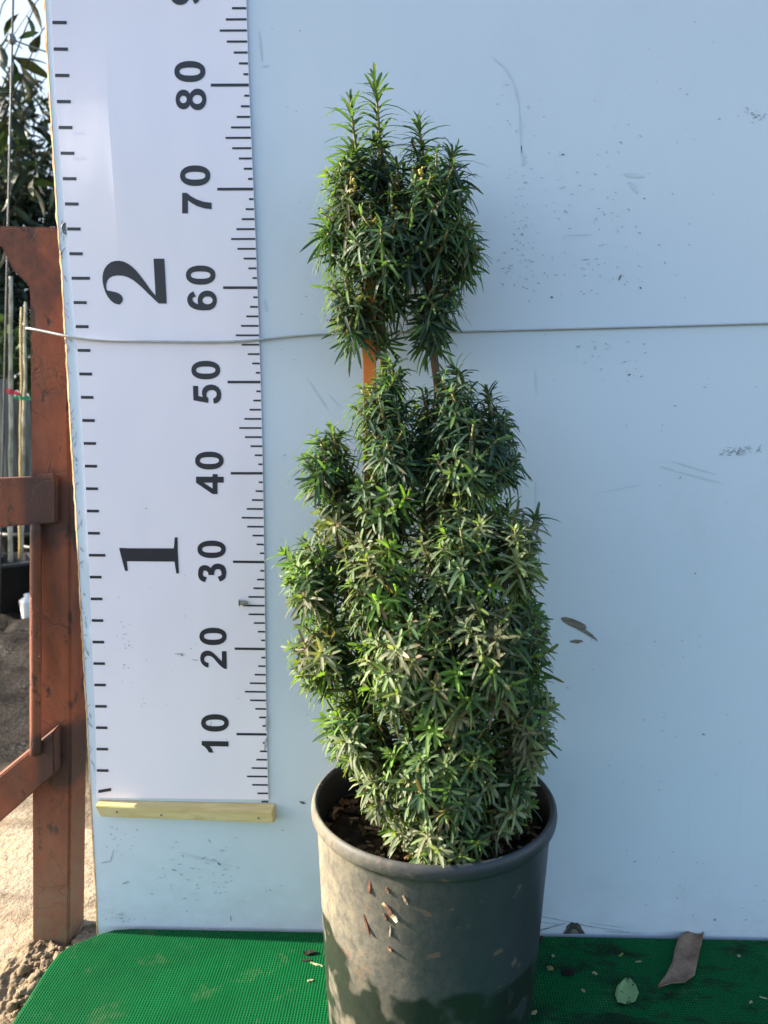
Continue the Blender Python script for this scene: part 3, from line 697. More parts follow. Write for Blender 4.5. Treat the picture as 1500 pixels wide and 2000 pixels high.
def chip(p, ax, nrm, L, wd, th, seed):
    """A bent, ragged sliver."""
    ax = Vector(ax).normalized(); nrm = Vector(nrm).normalized(); sd = ax.cross(nrm).normalized(); nrm = sd.cross(ax)
    v, f = [], []; N_ = 6
    for i in range(N_):
        t = i/(N_-1); ww = wd*(0.35+0.65*math.sin(math.pi*(0.12+0.76*t)))*(1+0.35*noise.noise((seed, t*6, 0))); c_ = Vector(p)+ax*L*(t-0.5)+sd*wd*0.5*noise.noise((seed, t*3, 5))+nrm*L*0.10*noise.noise((seed, t*2, 9))
        for a, b in ((-1, -1), (1, -1), (1, 1), (-1, 1)): v.append(c_+sd*a*ww/2+nrm*b*th/2*(1+0.4*noise.noise((seed, t*9, b))))
    for i in range(N_-1):
        for k in range(4): f.append((i*4+k, i*4+(k+1) % 4, (i+1)*4+(k+1) % 4, (i+1)*4+k))
    f += [(3, 2, 1, 0), tuple((N_-1)*4+k for k in range(4))]
    return v, f
# mud clods round the post's foot
def lump(c_, r, seed, squash=0.7, sub=2):
    bm = bmesh.new(); bmesh.ops.create_icosphere(bm, subdivisions=sub, radius=1.0)
    for v in bm.verts:
        d = v.co.normalized(); k = 1+0.35*noise.noise(d*1.7+Vector((seed, 0, 0)))+0.2*noise.noise(d*4+Vector((0, seed, 0)))
        v.co = Vector((d.x*r[0]*k, d.y*r[1]*k, d.z*r[2]*k*squash)) + Vector(c_)
    v = [tuple(x.co) for x in bm.verts]; f = [tuple(y.index for y in x.verts) for x in bm.faces]; bm.free(); return v, f
mb = MB(); V = []
hx, hy = np.arange(-0.375, -0.242, 0.0016), np.arange(-0.17, 0.055, 0.0016)
for x in hx:
    for y in hy:
        e = min(1, max(0, (x+0.365)/0.05))*min(1, max(0, (y+0.165)/0.05))*min(1, max(0, (0.05-y)/0.025))
        q = Vector((x*26+y*14, y*20-x*10, 2)); w_ = noise.noise(q*0.55)
        cl = abs(noise.noise(q*2.1))*0.009+abs(noise.noise(q*5.2))*0.0045+noise.noise(q*13)*0.0016
        V.append((x, y, GZ-0.014+e*(0.010+0.012*max(0, w_+0.25)+cl)))
Wy = len(hy); mb.add(V, [(i_*Wy+j_, (i_+1)*Wy+j_, (i_+1)*Wy+j_+1, i_*Wy+j_+1) for i_ in range(len(hx)-1) for j_ in range(Wy-1)])
for k in range(130):
    t = random.random()**1.3; a, b = 75+70*random.random()-60*t, 1862+130*t
    p = at(a+random.gauss(0, 16), b+random.gauss(0, 8), 'z', GZ)
    if p[0] > -0.256: continue
    s = random.choice([.0012, .0018, .0028, .004])*random.uniform(.7, 1.3)
    mb.add(*chip((p[0], p[1], GZ+0.006), (random.uniform(-1, 1), random.uniform(-1, 1), .2), (random.uniform(-.4, .4), random.uniform(-.4, .4), 1), s*3.2, s*2.2, s*1.5, k))
for k in range(60):
    p = at(random.uniform(150, 190), 1806+random.uniform(-4, 12), 'y', 0.035)
    s = random.uniform(0.002, 0.006); mb.add(*lump((p[0], random.uniform(0.02, 0.06), GZ+0.002), (s*1.6, s, s), k, sub=1))
tag(mb.build("mud_clods", M_CLOD, base=tuple(foot), smooth=True), "crumbled dried mud heaped at the foot of the rusty post", kind="stuff")

# ------------------------------------------------------------------ green mat over a low platform
def mat_z(x): return -0.1475+0.019*x
out = [(-0.238, -0.72), (-0.2405, -0.16), (-0.2425, -0.075), (-0.2405, -0.050), (-0.234, -0.037), (-0.205, -0.014), (-0.190, -0.006), (-0.170, -0.0035), (1.2, -0.0035), (1.2, -0.72)]
bm = bmesh.new()
vs = [bm.verts.new((x, y, mat_z(x))) for x, y in out]
f = bm.faces.new(vs)
r = bmesh.ops.extrude_face_region(bm, geom=[f])
for g_ in r['geom']:
    if isinstance(g_, bmesh.types.BMVert): g_.co.z = GZ-0.004
bmesh.ops.recalc_face_normals(bm, faces=bm.faces)
te = [e for e in bm.edges if all(v.co.z > GZ+0.02 for v in e.verts)]
bmesh.ops.bevel(bm, geom=te, offset=0.006, segments=5, affect='EDGES', profile=0.5)
tag(bmobj("mesh_mat", bm, M_MAT, base=(0, 0, GZ), smooth=False), "bright green woven mesh mat covering the low platform under the pot", "mat")

# ------------------------------------------------------------------ pot
PC = np.array([0.1875, -0.1285]); PZ = mat_z(PC[0])+0.0010
ZR = 0.0975       # rim top
def pot_r(z):     # outer wall radius at height z
    t = (z-PZ)/(ZR-PZ)
    return 0.1025+0.0115*min(1, max(0, t))
PH = ZR-PZ
prof = [(0.0, 0.003), (0.088, 0.003), (0.090, 0.0), (0.0965, 0.0), (0.1005, 0.0035), (0.1022, 0.010), (pot_r(PZ+0.04), 0.04), (pot_r(PZ+0.10), 0.10), (pot_r(PZ+0.16), 0.16), (pot_r(PZ+PH-0.021), PH-0.021),
        (0.1140, PH-0.0155), (0.1168, PH-0.0142), (0.1184, PH-0.0120), (0.1188, PH-0.007), (0.1182, PH-0.0035), (0.1165, PH-0.0008), (0.1148, PH), (0.1128, PH-0.0012), (0.1116, PH-0.0045),
        (0.1110, PH-0.03), (0.107, PH-0.10), (0.103, 0.02), (0.099, 0.008), (0.0, 0.008)]
NS = 144; V, Fc = [], []
for (r_, h) in prof:
    for k in range(NS):
        a = 2*math.pi*k/NS
        rr = r_*(1+0.004*math.sin(2*a+0.6)*h/PH+0.0015*noise.noise((math.cos(a)*2, math.sin(a)*2, h*12)))
        V.append((PC[0]+rr*math.cos(a)+0.012*(h/PH)*0.25, PC[1]+rr*math.sin(a), PZ+h))
for i in range(len(prof)-1):
    for k in range(NS): Fc.append((i*NS+k, i*NS+(k+1) % NS, (i+1)*NS+(k+1) % NS, (i+1)*NS+k))
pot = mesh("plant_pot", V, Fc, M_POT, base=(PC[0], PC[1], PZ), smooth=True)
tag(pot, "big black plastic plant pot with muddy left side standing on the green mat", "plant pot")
SZ = ZR-0.036
V, Fc = [], []
NR = 26; NA = 90
for i in range(NR+1):
    for k in range(NA):
        a = 2*math.pi*k/NA; r_ = 0.1098*i/NR
        x, y = PC[0]+0.002+r_*math.cos(a), PC[1]+r_*math.sin(a)
        V.append((x, y, SZ-0.004+0.008*noise.noise((x*40, y*40, 0))+0.005*noise.noise((x*110, y*110, 4))))
for i in range(NR):
    for k in range(NA): Fc.append((i*NA+k, (i+1)*NA+k, (i+1)*NA+(k+1) % NA, i*NA+(k+1) % NA))
tag(mesh("potting_soil", V, Fc, M_SOIL, base=(PC[0], PC[1], SZ)), "dark potting soil filling the black pot", kind="stuff")
V, Fc, Cs = [], [], []
def addc(v, f, c_):
    o = len(V); V.extend([tuple(map(float, p)) for p in v]); Fc.extend([tuple(i+o for i in q) for q in f]); Cs.extend([c_]*len(v))
for k in range(620):
    a, r_ = random.uniform(0, 6.283), 0.106*math.sqrt(random.random())
    p = (PC[0]+0.002+r_*math.cos(a), PC[1]+r_*math.sin(a), SZ-0.001+random.uniform(0, 0.006))
    q = random.uniform(0, 6.283)
    c_ = random.choice([(0.030, 0.017, 0.010), (0.06, 0.032, 0.018), (0.11, 0.055, 0.028), (0.17, 0.10, 0.055), (0.27, 0.18, 0.10)])
    L = random.uniform(0.004, 0.014)
    addc(*chip(p, (math.cos(q), math.sin(q), random.uniform(-.4, .4)), (random.uniform(-.5, .5), random.uniform(-.5, .5), 1), L, L*random.uniform(.25, .6), random.uniform(.0008, .002), k), c_)
tag(mesh("bark_mulch", V, Fc, M_BITS, base=(PC[0], PC[1], SZ), cols=np.array(Cs)), "brown bark chips strewn over the soil in the pot", kind="stuff")

# ------------------------------------------------------------------ bits stuck to the pot
def pot_hit(px, py):
    d = FWD + RGT*((px-750)/F) - UPV*((py-1000)/F)
    lo_, hi = 0.3, 1.2; prev = None
    for t in np.linspace(0.4, 1.0, 3000):
        p = CAM+d*t
        if math.hypot(p[0]-PC[0]-0.003*(p[2]-PZ)/PH, p[1]-PC[1]) <= pot_r(p[2]): return p
    return p
BITS = [((723, 1732), 22, 5, (.17, .075, .045), (0.05, 1), "upright reddish bark sliver near the left top of the pot wall"), ((757, 1738), 10, 5, (.16, .09, .05), (0.5, 1), "small dark bark crumb right of the upright reddish sliver"),
        ((792, 1757), 15, 5, (.30, .22, .13), (0.5, 1), "pale splinter casting a shadow above the biggest bark chip"), ((763, 1780), 36, 10, (.20, .11, .065), (0.75, 0.75), "biggest reddish bark chip on the sunlit wall of the pot"),
        ((717, 1804), 34, 4, (.13, .055, .038), (0.4, 1), "long thin dark red bark strip on the lower left of the pot"), ((753, 1790), 13, 4, (.15, .075, .05), (0.6, 1), "tiny red bark fleck between the big chip and the long strip"),
        ((763, 1818), 18, 3, (.38, .33, .24), (0.0, 1), "slim pale straw stuck upright below the big bark chip"), ((762, 1853), 12, 6, (.17, .10, .06), (0.9, 0.5), "lone brown bark crumb low down on the pot wall")]
for k, ((px, py), L, wd, c_, (dx, dy), lab) in enumerate(BITS):
    p = pot_hit(px, py); s = (p-CAM)@FWD/F
    n_ = Vector((p[0]-PC[0], p[1]-PC[1], 0)).normalized(); tx = Vector((0, 0, 1)).cross(n_)
    ax = tx*dx - Vector((0, 0, 1))*dy
    th = max(0.0016, wd*s*0.5)
    v, f = chip(Vector(p)+n_*th*0.45, ax+n_*0.12, n_, L*s*1.2, wd*s, th, k*3.1)
    cl = np.array([c_]*len(v))
    if k == 3: cl[-8:] = (.55, .48, .30); cl[:4] = (.5, .42, .25)
    tag(mesh("bark_flake", v, f, M_BITS, base=tuple(p), cols=cl), lab, "bark flake", "bark flakes stuck to the pot")

# ------------------------------------------------------------------ yew
yew = thing("yew_shrub", "dark green yew shrub clipped into stacked tufts growing in the black pot", "shrub", (PC[0], PC[1], SZ))
NB, ND, NN, NLn, NW, NC, NDr = [], [], [], [], [], [], []
def needle(b, d, n_, L, wd, c_, dr): NB.append(b); ND.append(d); NN.append(n_); NLn.append(L); NW.append(wd); NC.append(c_); NDr.append(dr)
GREENS = [(.040, .076, .038), (.054, .098, .046), (.076, .122, .055), (.034, .068, .039), (.100, .146, .066)]
TOP_SHADE = [(.024, .054, .038), (.031, .066, .041), (.040, .080, .045), (.022, .048, .038)]  # upper tuft: the board's shadow is painted into these darker greens
OLIVE = [(.112, .115, .068), (.140, .128, .086), (.095, .105, .060)]
DUSTY_LIT = [(.17, .20, .115), (.21, .22, .14), (.14, .17, .095)]  # real dust low down; higher up a painted silvery sunlit look
BRIGHT = [(.10, .19, .035), (.12, .21, .045)]
def shoot(path, rad0, n_need, L, wd, style, tipc=0.5, inner_shade=1.0):
    """Needles spiralling along a path of points; style: (droop, tip angle, base angle)."""
    P = np.array(path); seg = np.linalg.norm(np.diff(P, axis=0), axis=1); cum = np.concatenate([[0], np.cumsum(seg)]); tot = cum[-1]
    r_ = rng.random()
    z = P[-1][2]
    pal = GREENS
    if z > 0.42: pal = TOP_SHADE if r_ < .95 else OLIVE
    elif z > 0.16: pal = GREENS if r_ < .58 else OLIVE if r_ < .76 else BRIGHT if r_ < .85 else DUSTY_LIT
    else: pal = GREENS if r_ < .45 else DUSTY_LIT if r_ < .78 else OLIVE if r_ < .93 else BRIGHT
    base_c = np.array(pal[rng.integers(len(pal))])
    ph = rng.random()*6.283
    droop, ta, ba = style
    for i in range(n_need):
        t = (i+0.5)/n_need; t = t**0.5; s = t*tot
        k = min(np.searchsorted(cum, s, 'right')-1, len(seg)-1); b = P[k]+(P[k+1]-P[k])*((s-cum[k])/max(seg[k], 1e-9))
        ax = P[k+1]-P[k]; ax /= np.linalg.norm(ax)
        e1 = np.cross(ax, [0.3, 0.2, 0.9]); e1 /= np.linalg.norm(e1)+1e-9; e2 = np.cross(ax, e1)
        a = ph+i*2.39996+rng.normal(0, .15)
        rd = e1*math.cos(a)+e2*math.sin(a)
        th = ba+(ta-ba)*t**2.0+rng.normal(0, .13) - (.45 if t > .92 else 0)
        d = ax*math.cos(th)+rd*math.sin(th); d /= np.linalg.norm(d)
        n_ = ax-d*(ax@d)+rng.normal(0, .18, 3); n_ -= d*(n_@d); n_ /= np.linalg.norm(n_)+1e-9
        l_ = L*(0.72+0.38*math.sin(math.pi*min(1, .25+.75*t)) )*rng.uniform(.68, 1.18)
        if t > .93: l_ *= .6
        c_ = base_c*rng.uniform(.72, 1.28)*inner_shade
        if rng.random() < tipc*t*t*0.5: c_ = c_*.5+np.array(BRIGHT[0])*.6
        if z < .4 and rng.random() < .015: c_ = np.array((.13, .09, .05))
        needle(b, d, n_, l_, wd*rng.uniform(.85, 1.12), c_, droop*rng.uniform(.5, 1.5))
S0 = 0.00051
#        px   py   rx   rz   y      ry
LOB = [(692, 405, 56, 100, -.088, .046), (846, 425, 72, 118, -.088, .058), (765, 470, 105, 95, -.090, .062), (696, 588, 54, 74, -.092, .044), (846, 575, 50, 76, -.088, .042),
       (690, 302, 15, 26, -.090, .014), (738, 288, 13, 30, -.090, .012), (820, 312, 20, 26, -.090, .016), (735, 325, 40, 34, -.090, .026), (884, 350, 24, 40, -.090, .02),
       (690, 335, 42, 40, -.088, .028), (846, 345, 36, 30, -.088, .026), (772, 365, 46, 40, -.088, .034), (905, 480, 28, 60, -.090, .034), (650, 470, 24, 45, -.092, .03),
       (748, 662, 26, 26, -.096, .024), (838, 664, 25, 38, -.092, .022), (775, 560, 50, 50, -.075, .04),
       (750, 800, 54, 66, -.108, .044), (775, 860, 66, 80, -.110, .055), (884, 800, 42, 70, -.112, .044), (955, 850, 48, 74, -.098, .042), (640, 915, 42, 72, -.112, .040),
       (905, 905, 90, 105, -.115, .065), (765, 975, 78, 110, -.118, .060), (665, 985, 44, 70, -.112, .04), (980, 900, 34, 50, -.10, .03),
       (622, 1115, 58, 85, -.125, .056), (635, 1260, 60, 85, -.130, .062), (745, 1120, 95, 115, -.130, .078), (900, 1085, 110, 125, -.130, .082), (1000, 1075, 46, 80, -.142, .056),
       (1020, 1235, 44, 95, -.132, .066), (860, 1290, 145, 140, -.138, .102), (1010, 1390, 58, 105, -.134, .072), (705, 1390, 72, 90, -.140, .072), (860, 1440, 130, 120, -.145, .098),
       (838, 850, 50, 90, -.088, .040), (690, 1040, 50, 80, -.112, .050), (700, 640, 36, 30, -.098, .030), (762, 742, 30, 40, -.110, .028), (860, 980, 60, 90, -.100, .05),
       (870, 1555, 128, 70, -.146, .090), (748, 1505, 48, 64, -.156, .056), (985, 1515, 54, 72, -.142, .066), (885, 1612, 92, 34, -.150, .072), (800, 1260, 100, 130, -.160, .082), (950, 1250, 90, 130, -.158, .08)]
LC, LR = [], []
for px, py, rx, rz, y, ry in LOB:
    if py < 700: y += 0.016
    p = at(px, py, 'y', y); s = ((p-CAM)@FWD)/F
    LC.append(p); LR.append((rx*s, ry, rz*s/0.97))
LC, LR = np.array(LC), np.array(LR)
def inside(p, shrink=1.0):
    return (np.sum(((p-LC)/(LR*shrink))**2, axis=1) < 1)
tips = np.zeros((0, 3)); made = 0
def emit(layer, spacing, tries, shrink, n_need, L, Lsh, wd):
    global tips
    pts = np.zeros((0, 3))
    area = LR[:, 0]*LR[:, 2]+LR[:, 0]*LR[:, 1]+LR[:, 1]*LR[:, 2]
    for _ in range(tries):
        i = rng.choice(len(LC), p=area/area.sum())
        u = rng.normal(size=3); u /= np.linalg.norm(u)
        p = LC[i]+u*LR[i]*shrink
        if p[1] > -0.028 or p[2] < SZ+0.008: continue
        ins = inside(p, shrink*0.93); ins[i] = False
        if ins.any(): continue
        if len(pts) and np.min(np.sum((pts-p)**2, 1)) < spacing**2: continue
        pts = np.vstack([pts, p])
        o = u/LR[i]; o /= np.linalg.norm(o)
        up = 0.75 if p[2] > .42 else 0.45
        a = o+np.array([0, 0, up])+rng.normal(0, .22, 3); a /= np.linalg.norm(a)
        Ls = min(Lsh*rng.uniform(.7, 1.3), 1.6*LR[i].min())
        tip = p + a*rng.uniform(-.006, .004)
        mid = tip-a*Ls*.5-np.array([0, 0, 1])*Ls*.04
        inner = tip-a*Ls*.9-o*Ls*.15-np.array([0, 0, 1])*Ls*.12
        if not inside(inner, 1.02).any(): continue
        top = p[2] > .42
        shoot([inner, mid, tip], 0, n_need, L*(1.08 if top else 1.0), wd*(.88 if top else 1.0), (.55 if top else .26, .95, 1.45), inner_shade=(1.0 if layer == 0 else .38))  # inner needles darker: older leaf colour plus painted interior shade
        SH.append([inner, mid, tip])
    return len(pts)
SH = []
k1 = emit(0, 0.0190, 20000, 1.0, 24, 0.0205, 0.038, 0.0031)
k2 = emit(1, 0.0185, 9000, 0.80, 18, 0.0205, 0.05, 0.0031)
# leaders: long upright shoots with arching needles
LEAD = [[(752, 345), (742, 270), (737, 210), (731, 152)], [(706, 345), (694, 280), (687, 225), (686, 200)], [(838, 345), (826, 300), (820, 262), (817, 240)], [(882, 345), (880, 312), (886, 298)], [(690, 372), (683, 330), (686, 305)],
        [(826, 390), (822, 350), (823, 322)], [(662, 915), (655, 865), (648, 838)], [(600, 1110), (572, 1092), (556, 1080)], [(960, 815), (955, 780), (952, 766)], [(1000, 1050), (992, 1010), (990, 988)], [(1040, 1030), (1046, 1010)], [(660, 475), (652, 440), (656, 415)],
        [(735, 480), (732, 430), (733, 405)], [(905, 745), (893, 728), (888, 722)], [(770, 745), (765, 715), (760, 705)]]
for li, path in enumerate(LEAD):
    y = -.076 if path[-1][1] < 700 else -.112
    P = [at(a, b, 'y', y-0.002*i) for i, (a, b) in enumerate(path)]
    P = smooth_path(P, 4)
    tot = sum(np.linalg.norm(P[i+1]-P[i]) for i in range(len(P)-1))
    shoot(P, 0, int(14+tot*420), 0.0290 if li < 6 else 0.0235, 0.0028, (.42, .45, 1.25), .3)
    SH.append(P)
print("needles", len(NB), "shoots", k1, k2)
NB, ND, NN, NLn, NW, NC, NDr = map(np.array, (NB, ND, NN, NLn, NW, NC, NDr))
ss = np.array([0, .12, .35, .62, .86, 1.0]); wp = np.array([.45, .90, 1.0, 1.0, .86, .22])
SD = np.cross(ND, NN); N_ = len(NB)
verts = np.zeros((N_, 6, 3, 3)); cols = np.zeros((N_, 6, 3, 3))
down = np.array([0, 0, -1.0])
bend = -NN*0.75+down*0.45
for i, s in enumerate(ss):
    p = NB+ND*(NLn*s)[:, None]+bend*(NDr*NLn*s*s)[:, None]
    hw = (NW*wp[i]/2)[:, None]
    verts[:, i, 0] = p-SD*hw+NN*hw*.22; verts[:, i, 1] = p-NN*hw*.10; verts[:, i, 2] = p+SD*hw+NN*hw*.22
    cols[:, i, 0] = NC*.95; cols[:, i, 1] = NC*1.25+np.array([.008, .012, .002]); cols[:, i, 2] = NC*.95
    if i == 0: cols[:, i] = cols[:, i]*.5+np.array([.06, .07, .02])
    if i >= 4:
        dry = rng.random(N_) < .10
        cols[dry, i] = cols[dry, i]*.4+np.array([.10, .065, .03])
keep = verts[..., 1].reshape(N_, -1).max(1) < -0.0035
verts, cols = verts[keep], cols[keep]; N_ = len(verts)
o_ = np.arange(N_)[:, None, None]*18
q = []
for i in range(5):
    for k in range(2): q.append([i*3+k, i*3+k+1, (i+1)*3+k+1, (i+1)*3+k])
faces = (np.array(q)[None]+o_).reshape(-1, 4)
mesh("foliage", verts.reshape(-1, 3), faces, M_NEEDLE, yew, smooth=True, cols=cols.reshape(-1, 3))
mb = MB()
for P in SH: tube(P, [0.0014, 0.0012, 0.0010] if len(P) == 3 else [0.0016-0.0006*i/len(P) for i in range(len(P))], 5, mb=mb)
mb.build("twigs", M_SHOOT, yew, smooth=True)
STEM = [[(872, 1660, -.135), (868, 1500, -.13), (850, 1250, -.12), (838, 1050, -.11), (846, 880, -.10), (856, 770, -.092), (848, 700, -.078), (838, 560, -.073), (830, 400, -.073), (826, 330, -.075)],
        [(852, 1655, -.135), (830, 1450, -.13), (790, 1200, -.12), (764, 980, -.11), (752, 820, -.10), (748, 700, -.082), (744, 560, -.075), (745, 400, -.073), (748, 330, -.075)],
        [(860, 1650, -.14), (905, 1400, -.15), (912, 1200, -.165), (900, 1000, -.13), (910, 860, -.105), (930, 790, -.1)], [(848, 1650, -.138), (740, 1400, -.14), (680, 1180, -.13), (655, 980, -.115), (650, 880, -.112)],
        [(880, 1655, -.14), (980, 1400, -.14), (1000, 1180, -.14), (990, 1040, -.142)], [(748, 700, -.082), (715, 590, -.077), (696, 470, -.075), (692, 360, -.076)], [(868, 1480, -.15), (985, 1290, -.165), (985, 1200, -.17)]]
for st in STEM:
    P = smooth_path([at(a, b, 'y', y) for a, b, y in st], 6)
    P[0][2] = min(P[0][2], SZ) if st[0][1] > 1600 else P[0][2]
    r0, r1 = (0.0062, 0.0026) if len(st) > 7 else (0.0045, 0.002)
    mb = MB(); tube(P, [r0+(r1-r0)*(i/len(P)) for i in range(len(P))], 9, mb=mb); mb.build("stem", M_BARK, yew, smooth=True)
for (px, py, n_) in [(735, 428, 9), (690, 372, 8), (822, 335, 6), (884, 1522, 8), (880, 1535, 5), (865, 1515, 4), (693, 345, 4), (770, 406, 3)]:
    mb = MB()
    for k in range(n_):
        y = -.15 if py < 700 else -.25
        y = (-.132 if py < 600 else -.238)+.03
        p = at(px+random.gauss(0, 4), py+random.gauss(0, 9), 'y', y-0.012)
        r_ = random.uniform(.0012, .0019); mb.add(*lump(p, (r_, r_, r_), k, 1.0, 1))
    mb.build("bud_cluster", M_BUD, yew, smooth=True)

# orange stake behind the left stem
a, b = at(730, 1500, 'y', -.096), at(719, 480, 'y', -.078)
a = a+(a-b)*((a[2]-SZ+0.03)/(b[2]-a[2])); hw = np.array([0.0064, 0, 0]); hd = np.array([0, 0.004, 0])
tag(bmobj("plant_stake", hexa([a-hw, a+hw, b+hw, b-hw, a-hw+hd, a+hw+hd, b+hw+hd, b-hw+hd], 0.0006), M_ORANGE, base=tuple(a)), "flat orange stake pushed into the pot behind the yew's left stem", "stake")

# ------------------------------------------------------------------ things lying on the mat
def leaf(name, outline, mid, z0, mat, curl, label, cat):
    """Outline in pixels round a midrib; lies on the mat, curled."""
    C = [at(a, b, 'z', z0) for a, b in outline]; Mi = [at(a, b, 'z', z0) for a, b in mid]
    n_ = len(mid); L_, R_ = C[:n_], C[n_:]
    V, Fc = [], []
    for i in range(n_):
        for k, t in enumerate(np.linspace(-1, 1, 7)):
            e = L_[i] if t < 0 else R_[i]; p = Mi[i]+(e-Mi[i])*abs(t)
            p = p.copy(); p[2] = z0+0.0012+curl*abs(t)**2+0.35*curl*noise.noise((i*.55, t*1.2, 1.0))+0.2*curl*(abs(i/(n_-1)-.5)*2)**2
            V.append(p)
    for i in range(n_-1):
        for k in range(6): Fc.append((i*7+k, i*7+k+1, (i+1)*7+k+1, (i+1)*7+k))
    o = mesh(name, V, Fc, mat, base=tuple(Mi[n_//2]), smooth=True)
    s_ = o.modifiers.new("thickness", 'SOLIDIFY'); s_.thickness = 0.0005
    return tag(o, label, cat)
ml = mat_z(0.43)
leaf("dry_leaf", [(1286, 1931), (1300, 1912), (1313, 1885), (1318, 1858), (1326, 1835), (1345, 1825), (1374, 1816),
                  (1286, 1933), (1312, 1927), (1336, 1926), (1356, 1912), (1362, 1882), (1369, 1850), (1376, 1817)],
     [(1286, 1932), (1306, 1916), (1326, 1900), (1338, 1876), (1348, 1854), (1360, 1836), (1375, 1816)], ml+0.001, M_DRYLEAF, 0.003, "curled dry brown leaf lying on the green mat right of the pot", "leaf")
leaf("torn_leaf", [(1223, 1966), (1206, 1962), (1201, 1948), (1204, 1932), (1216, 1920), (1223, 1915),
                   (1226, 1966), (1240, 1960), (1247, 1944), (1242, 1930), (1233, 1918), (1227, 1915)],
     [(1224, 1956), (1224, 1952), (1224, 1944), (1225, 1935), (1225, 1924), (1225, 1915)], mat_z(0.36)+0.001, M_GREENLEAF, 0.002, "torn pale green leaf piece with dark spots on the mat", "leaf")
CR = [((1080, 1868), 6, 5, (.27, .24, .17), "pale crumb on the mat just right of the pot"), ((1074, 1893), 12, 8, (.20, .19, .07), "olive yellow plant scrap on the mat below the pale crumb"),
      ((1162, 1901), 9, 5, (.38, .28, .17), "tan bark crumb on the mat left of the brown leaf"), ((1139, 1936), 8, 5, (.34, .20, .12), "reddish crumb on the mat left of the torn green leaf"),
      ((1042, 1979), 16, 6, (.34, .25, .15), "tan splinter on the mat at the pot's lower right"), ((1213, 1866), 12, 4, (.16, .22, .06), "single fallen green needle on the mat above the torn leaf"),
      ((1247, 1879), 12, 3, (.24, .22, .14), "thin dry needle on the mat between torn leaf and brown leaf"), ((1443, 1868), 6, 5, (.27, .24, .17), "pale crumb on the mat right of the brown leaf"),
      ((1466, 1958), 8, 4, (.28, .25, .15), "straw coloured bit on the mat near the right edge, lower than the pale crumb"), ((1491, 1950), 14, 2.5, (.22, .27, .15), "slim green needle on the mat at the far right edge"),
      ((618, 1884), 28, 4, (.34, .36, .20), "pale green needle on the mat touching the pot's left side"), ((604, 1862), 22, 10, (.022, .018, .012), "dark soil lump on the mat left of the pot"),
      ((598, 1876), 20, 5, (.03, .024, .016), "dark twig scrap beside the soil lump left of the pot"), ((606, 1916), 12, 4, (.30, .27, .17), "short straw on the sunlit mat left of the pot"),
      ((1056, 1836), 16, 8, (.03, .026, .02), "black soil crumb at the back edge of the mat by the pot"), ((1110, 1902), 26, 12, (.012, .011, .009), "broad black soil smear on the mat right of the pot")]
for k, ((px, py), L, wd, c_, lab) in enumerate(CR):
    p0 = at(px, py, 'z', -0.145); p = at(px, py, 'z', mat_z(p0[0])); s = ((p-CAM)@FWD)/F
    q = random.uniform(-.6, .6) + (2.4 if k in (10,) else 0)
    th = max(.0012, wd*s*.5)
    v, f = chip((p[0], p[1], p[2]+th*.45), (math.cos(q), math.sin(q), 0.05), (0, 0, 1), L*s, wd*s, th, k*2.3+40)
    tag(mesh("mat_scrap", v, f, M_BITS, base=tuple(p), cols=np.array([c_]*len(v))), lab, "plant scrap", "scraps lying on the green mat")

# ------------------------------------------------------------------ behind: fence, whips in pots, trees
fence = thing("timber_fence", "weathered grey timber fence behind the young trees", "fence", (-1.6, 2.15, GZ))
mb = MB(); x = -4.0; k = 0
while x < 0.6:
    wd = random.uniform(.095, .12); z1 = 0.50+random.uniform(-.015, .015); y = 2.15+random.uniform(0, .006)
    v = [(x, y, GZ-.02), (x+wd, y, GZ-.02), (x+wd, y, z1), (x, y, z1), (x, y+.018, GZ-.02), (x+wd, y+.018, GZ-.02), (x+wd, y+.018, z1), (x, y+.018, z1)]
    mb.add(v, [(0, 1, 2, 3), (7, 6, 5, 4), (0, 4, 5, 1), (1, 5, 6, 2), (2, 6, 7, 3), (3, 7, 4, 0)]); x += wd+random.uniform(.004, .012)
mb.build("board_panel", M_TIMBER, fence)
for x in (-3.2, -1.53, -0.2):
    mb = MB(); v = [(x, 2.06, GZ-.02), (x+.09, 2.06, GZ-.02), (x+.09, 2.06, .56), (x, 2.06, .56), (x, 2.145, GZ-.02), (x+.09, 2.145, GZ-.02), (x+.09, 2.145, .56), (x, 2.145, .56)]
    mb.add(v, [(0, 1, 2, 3), (7, 6, 5, 4), (0, 4, 5, 1), (1, 5, 6, 2), (2, 6, 7, 3), (3, 7, 4, 0)]); mb.build("post", M_TIMBER, fence)

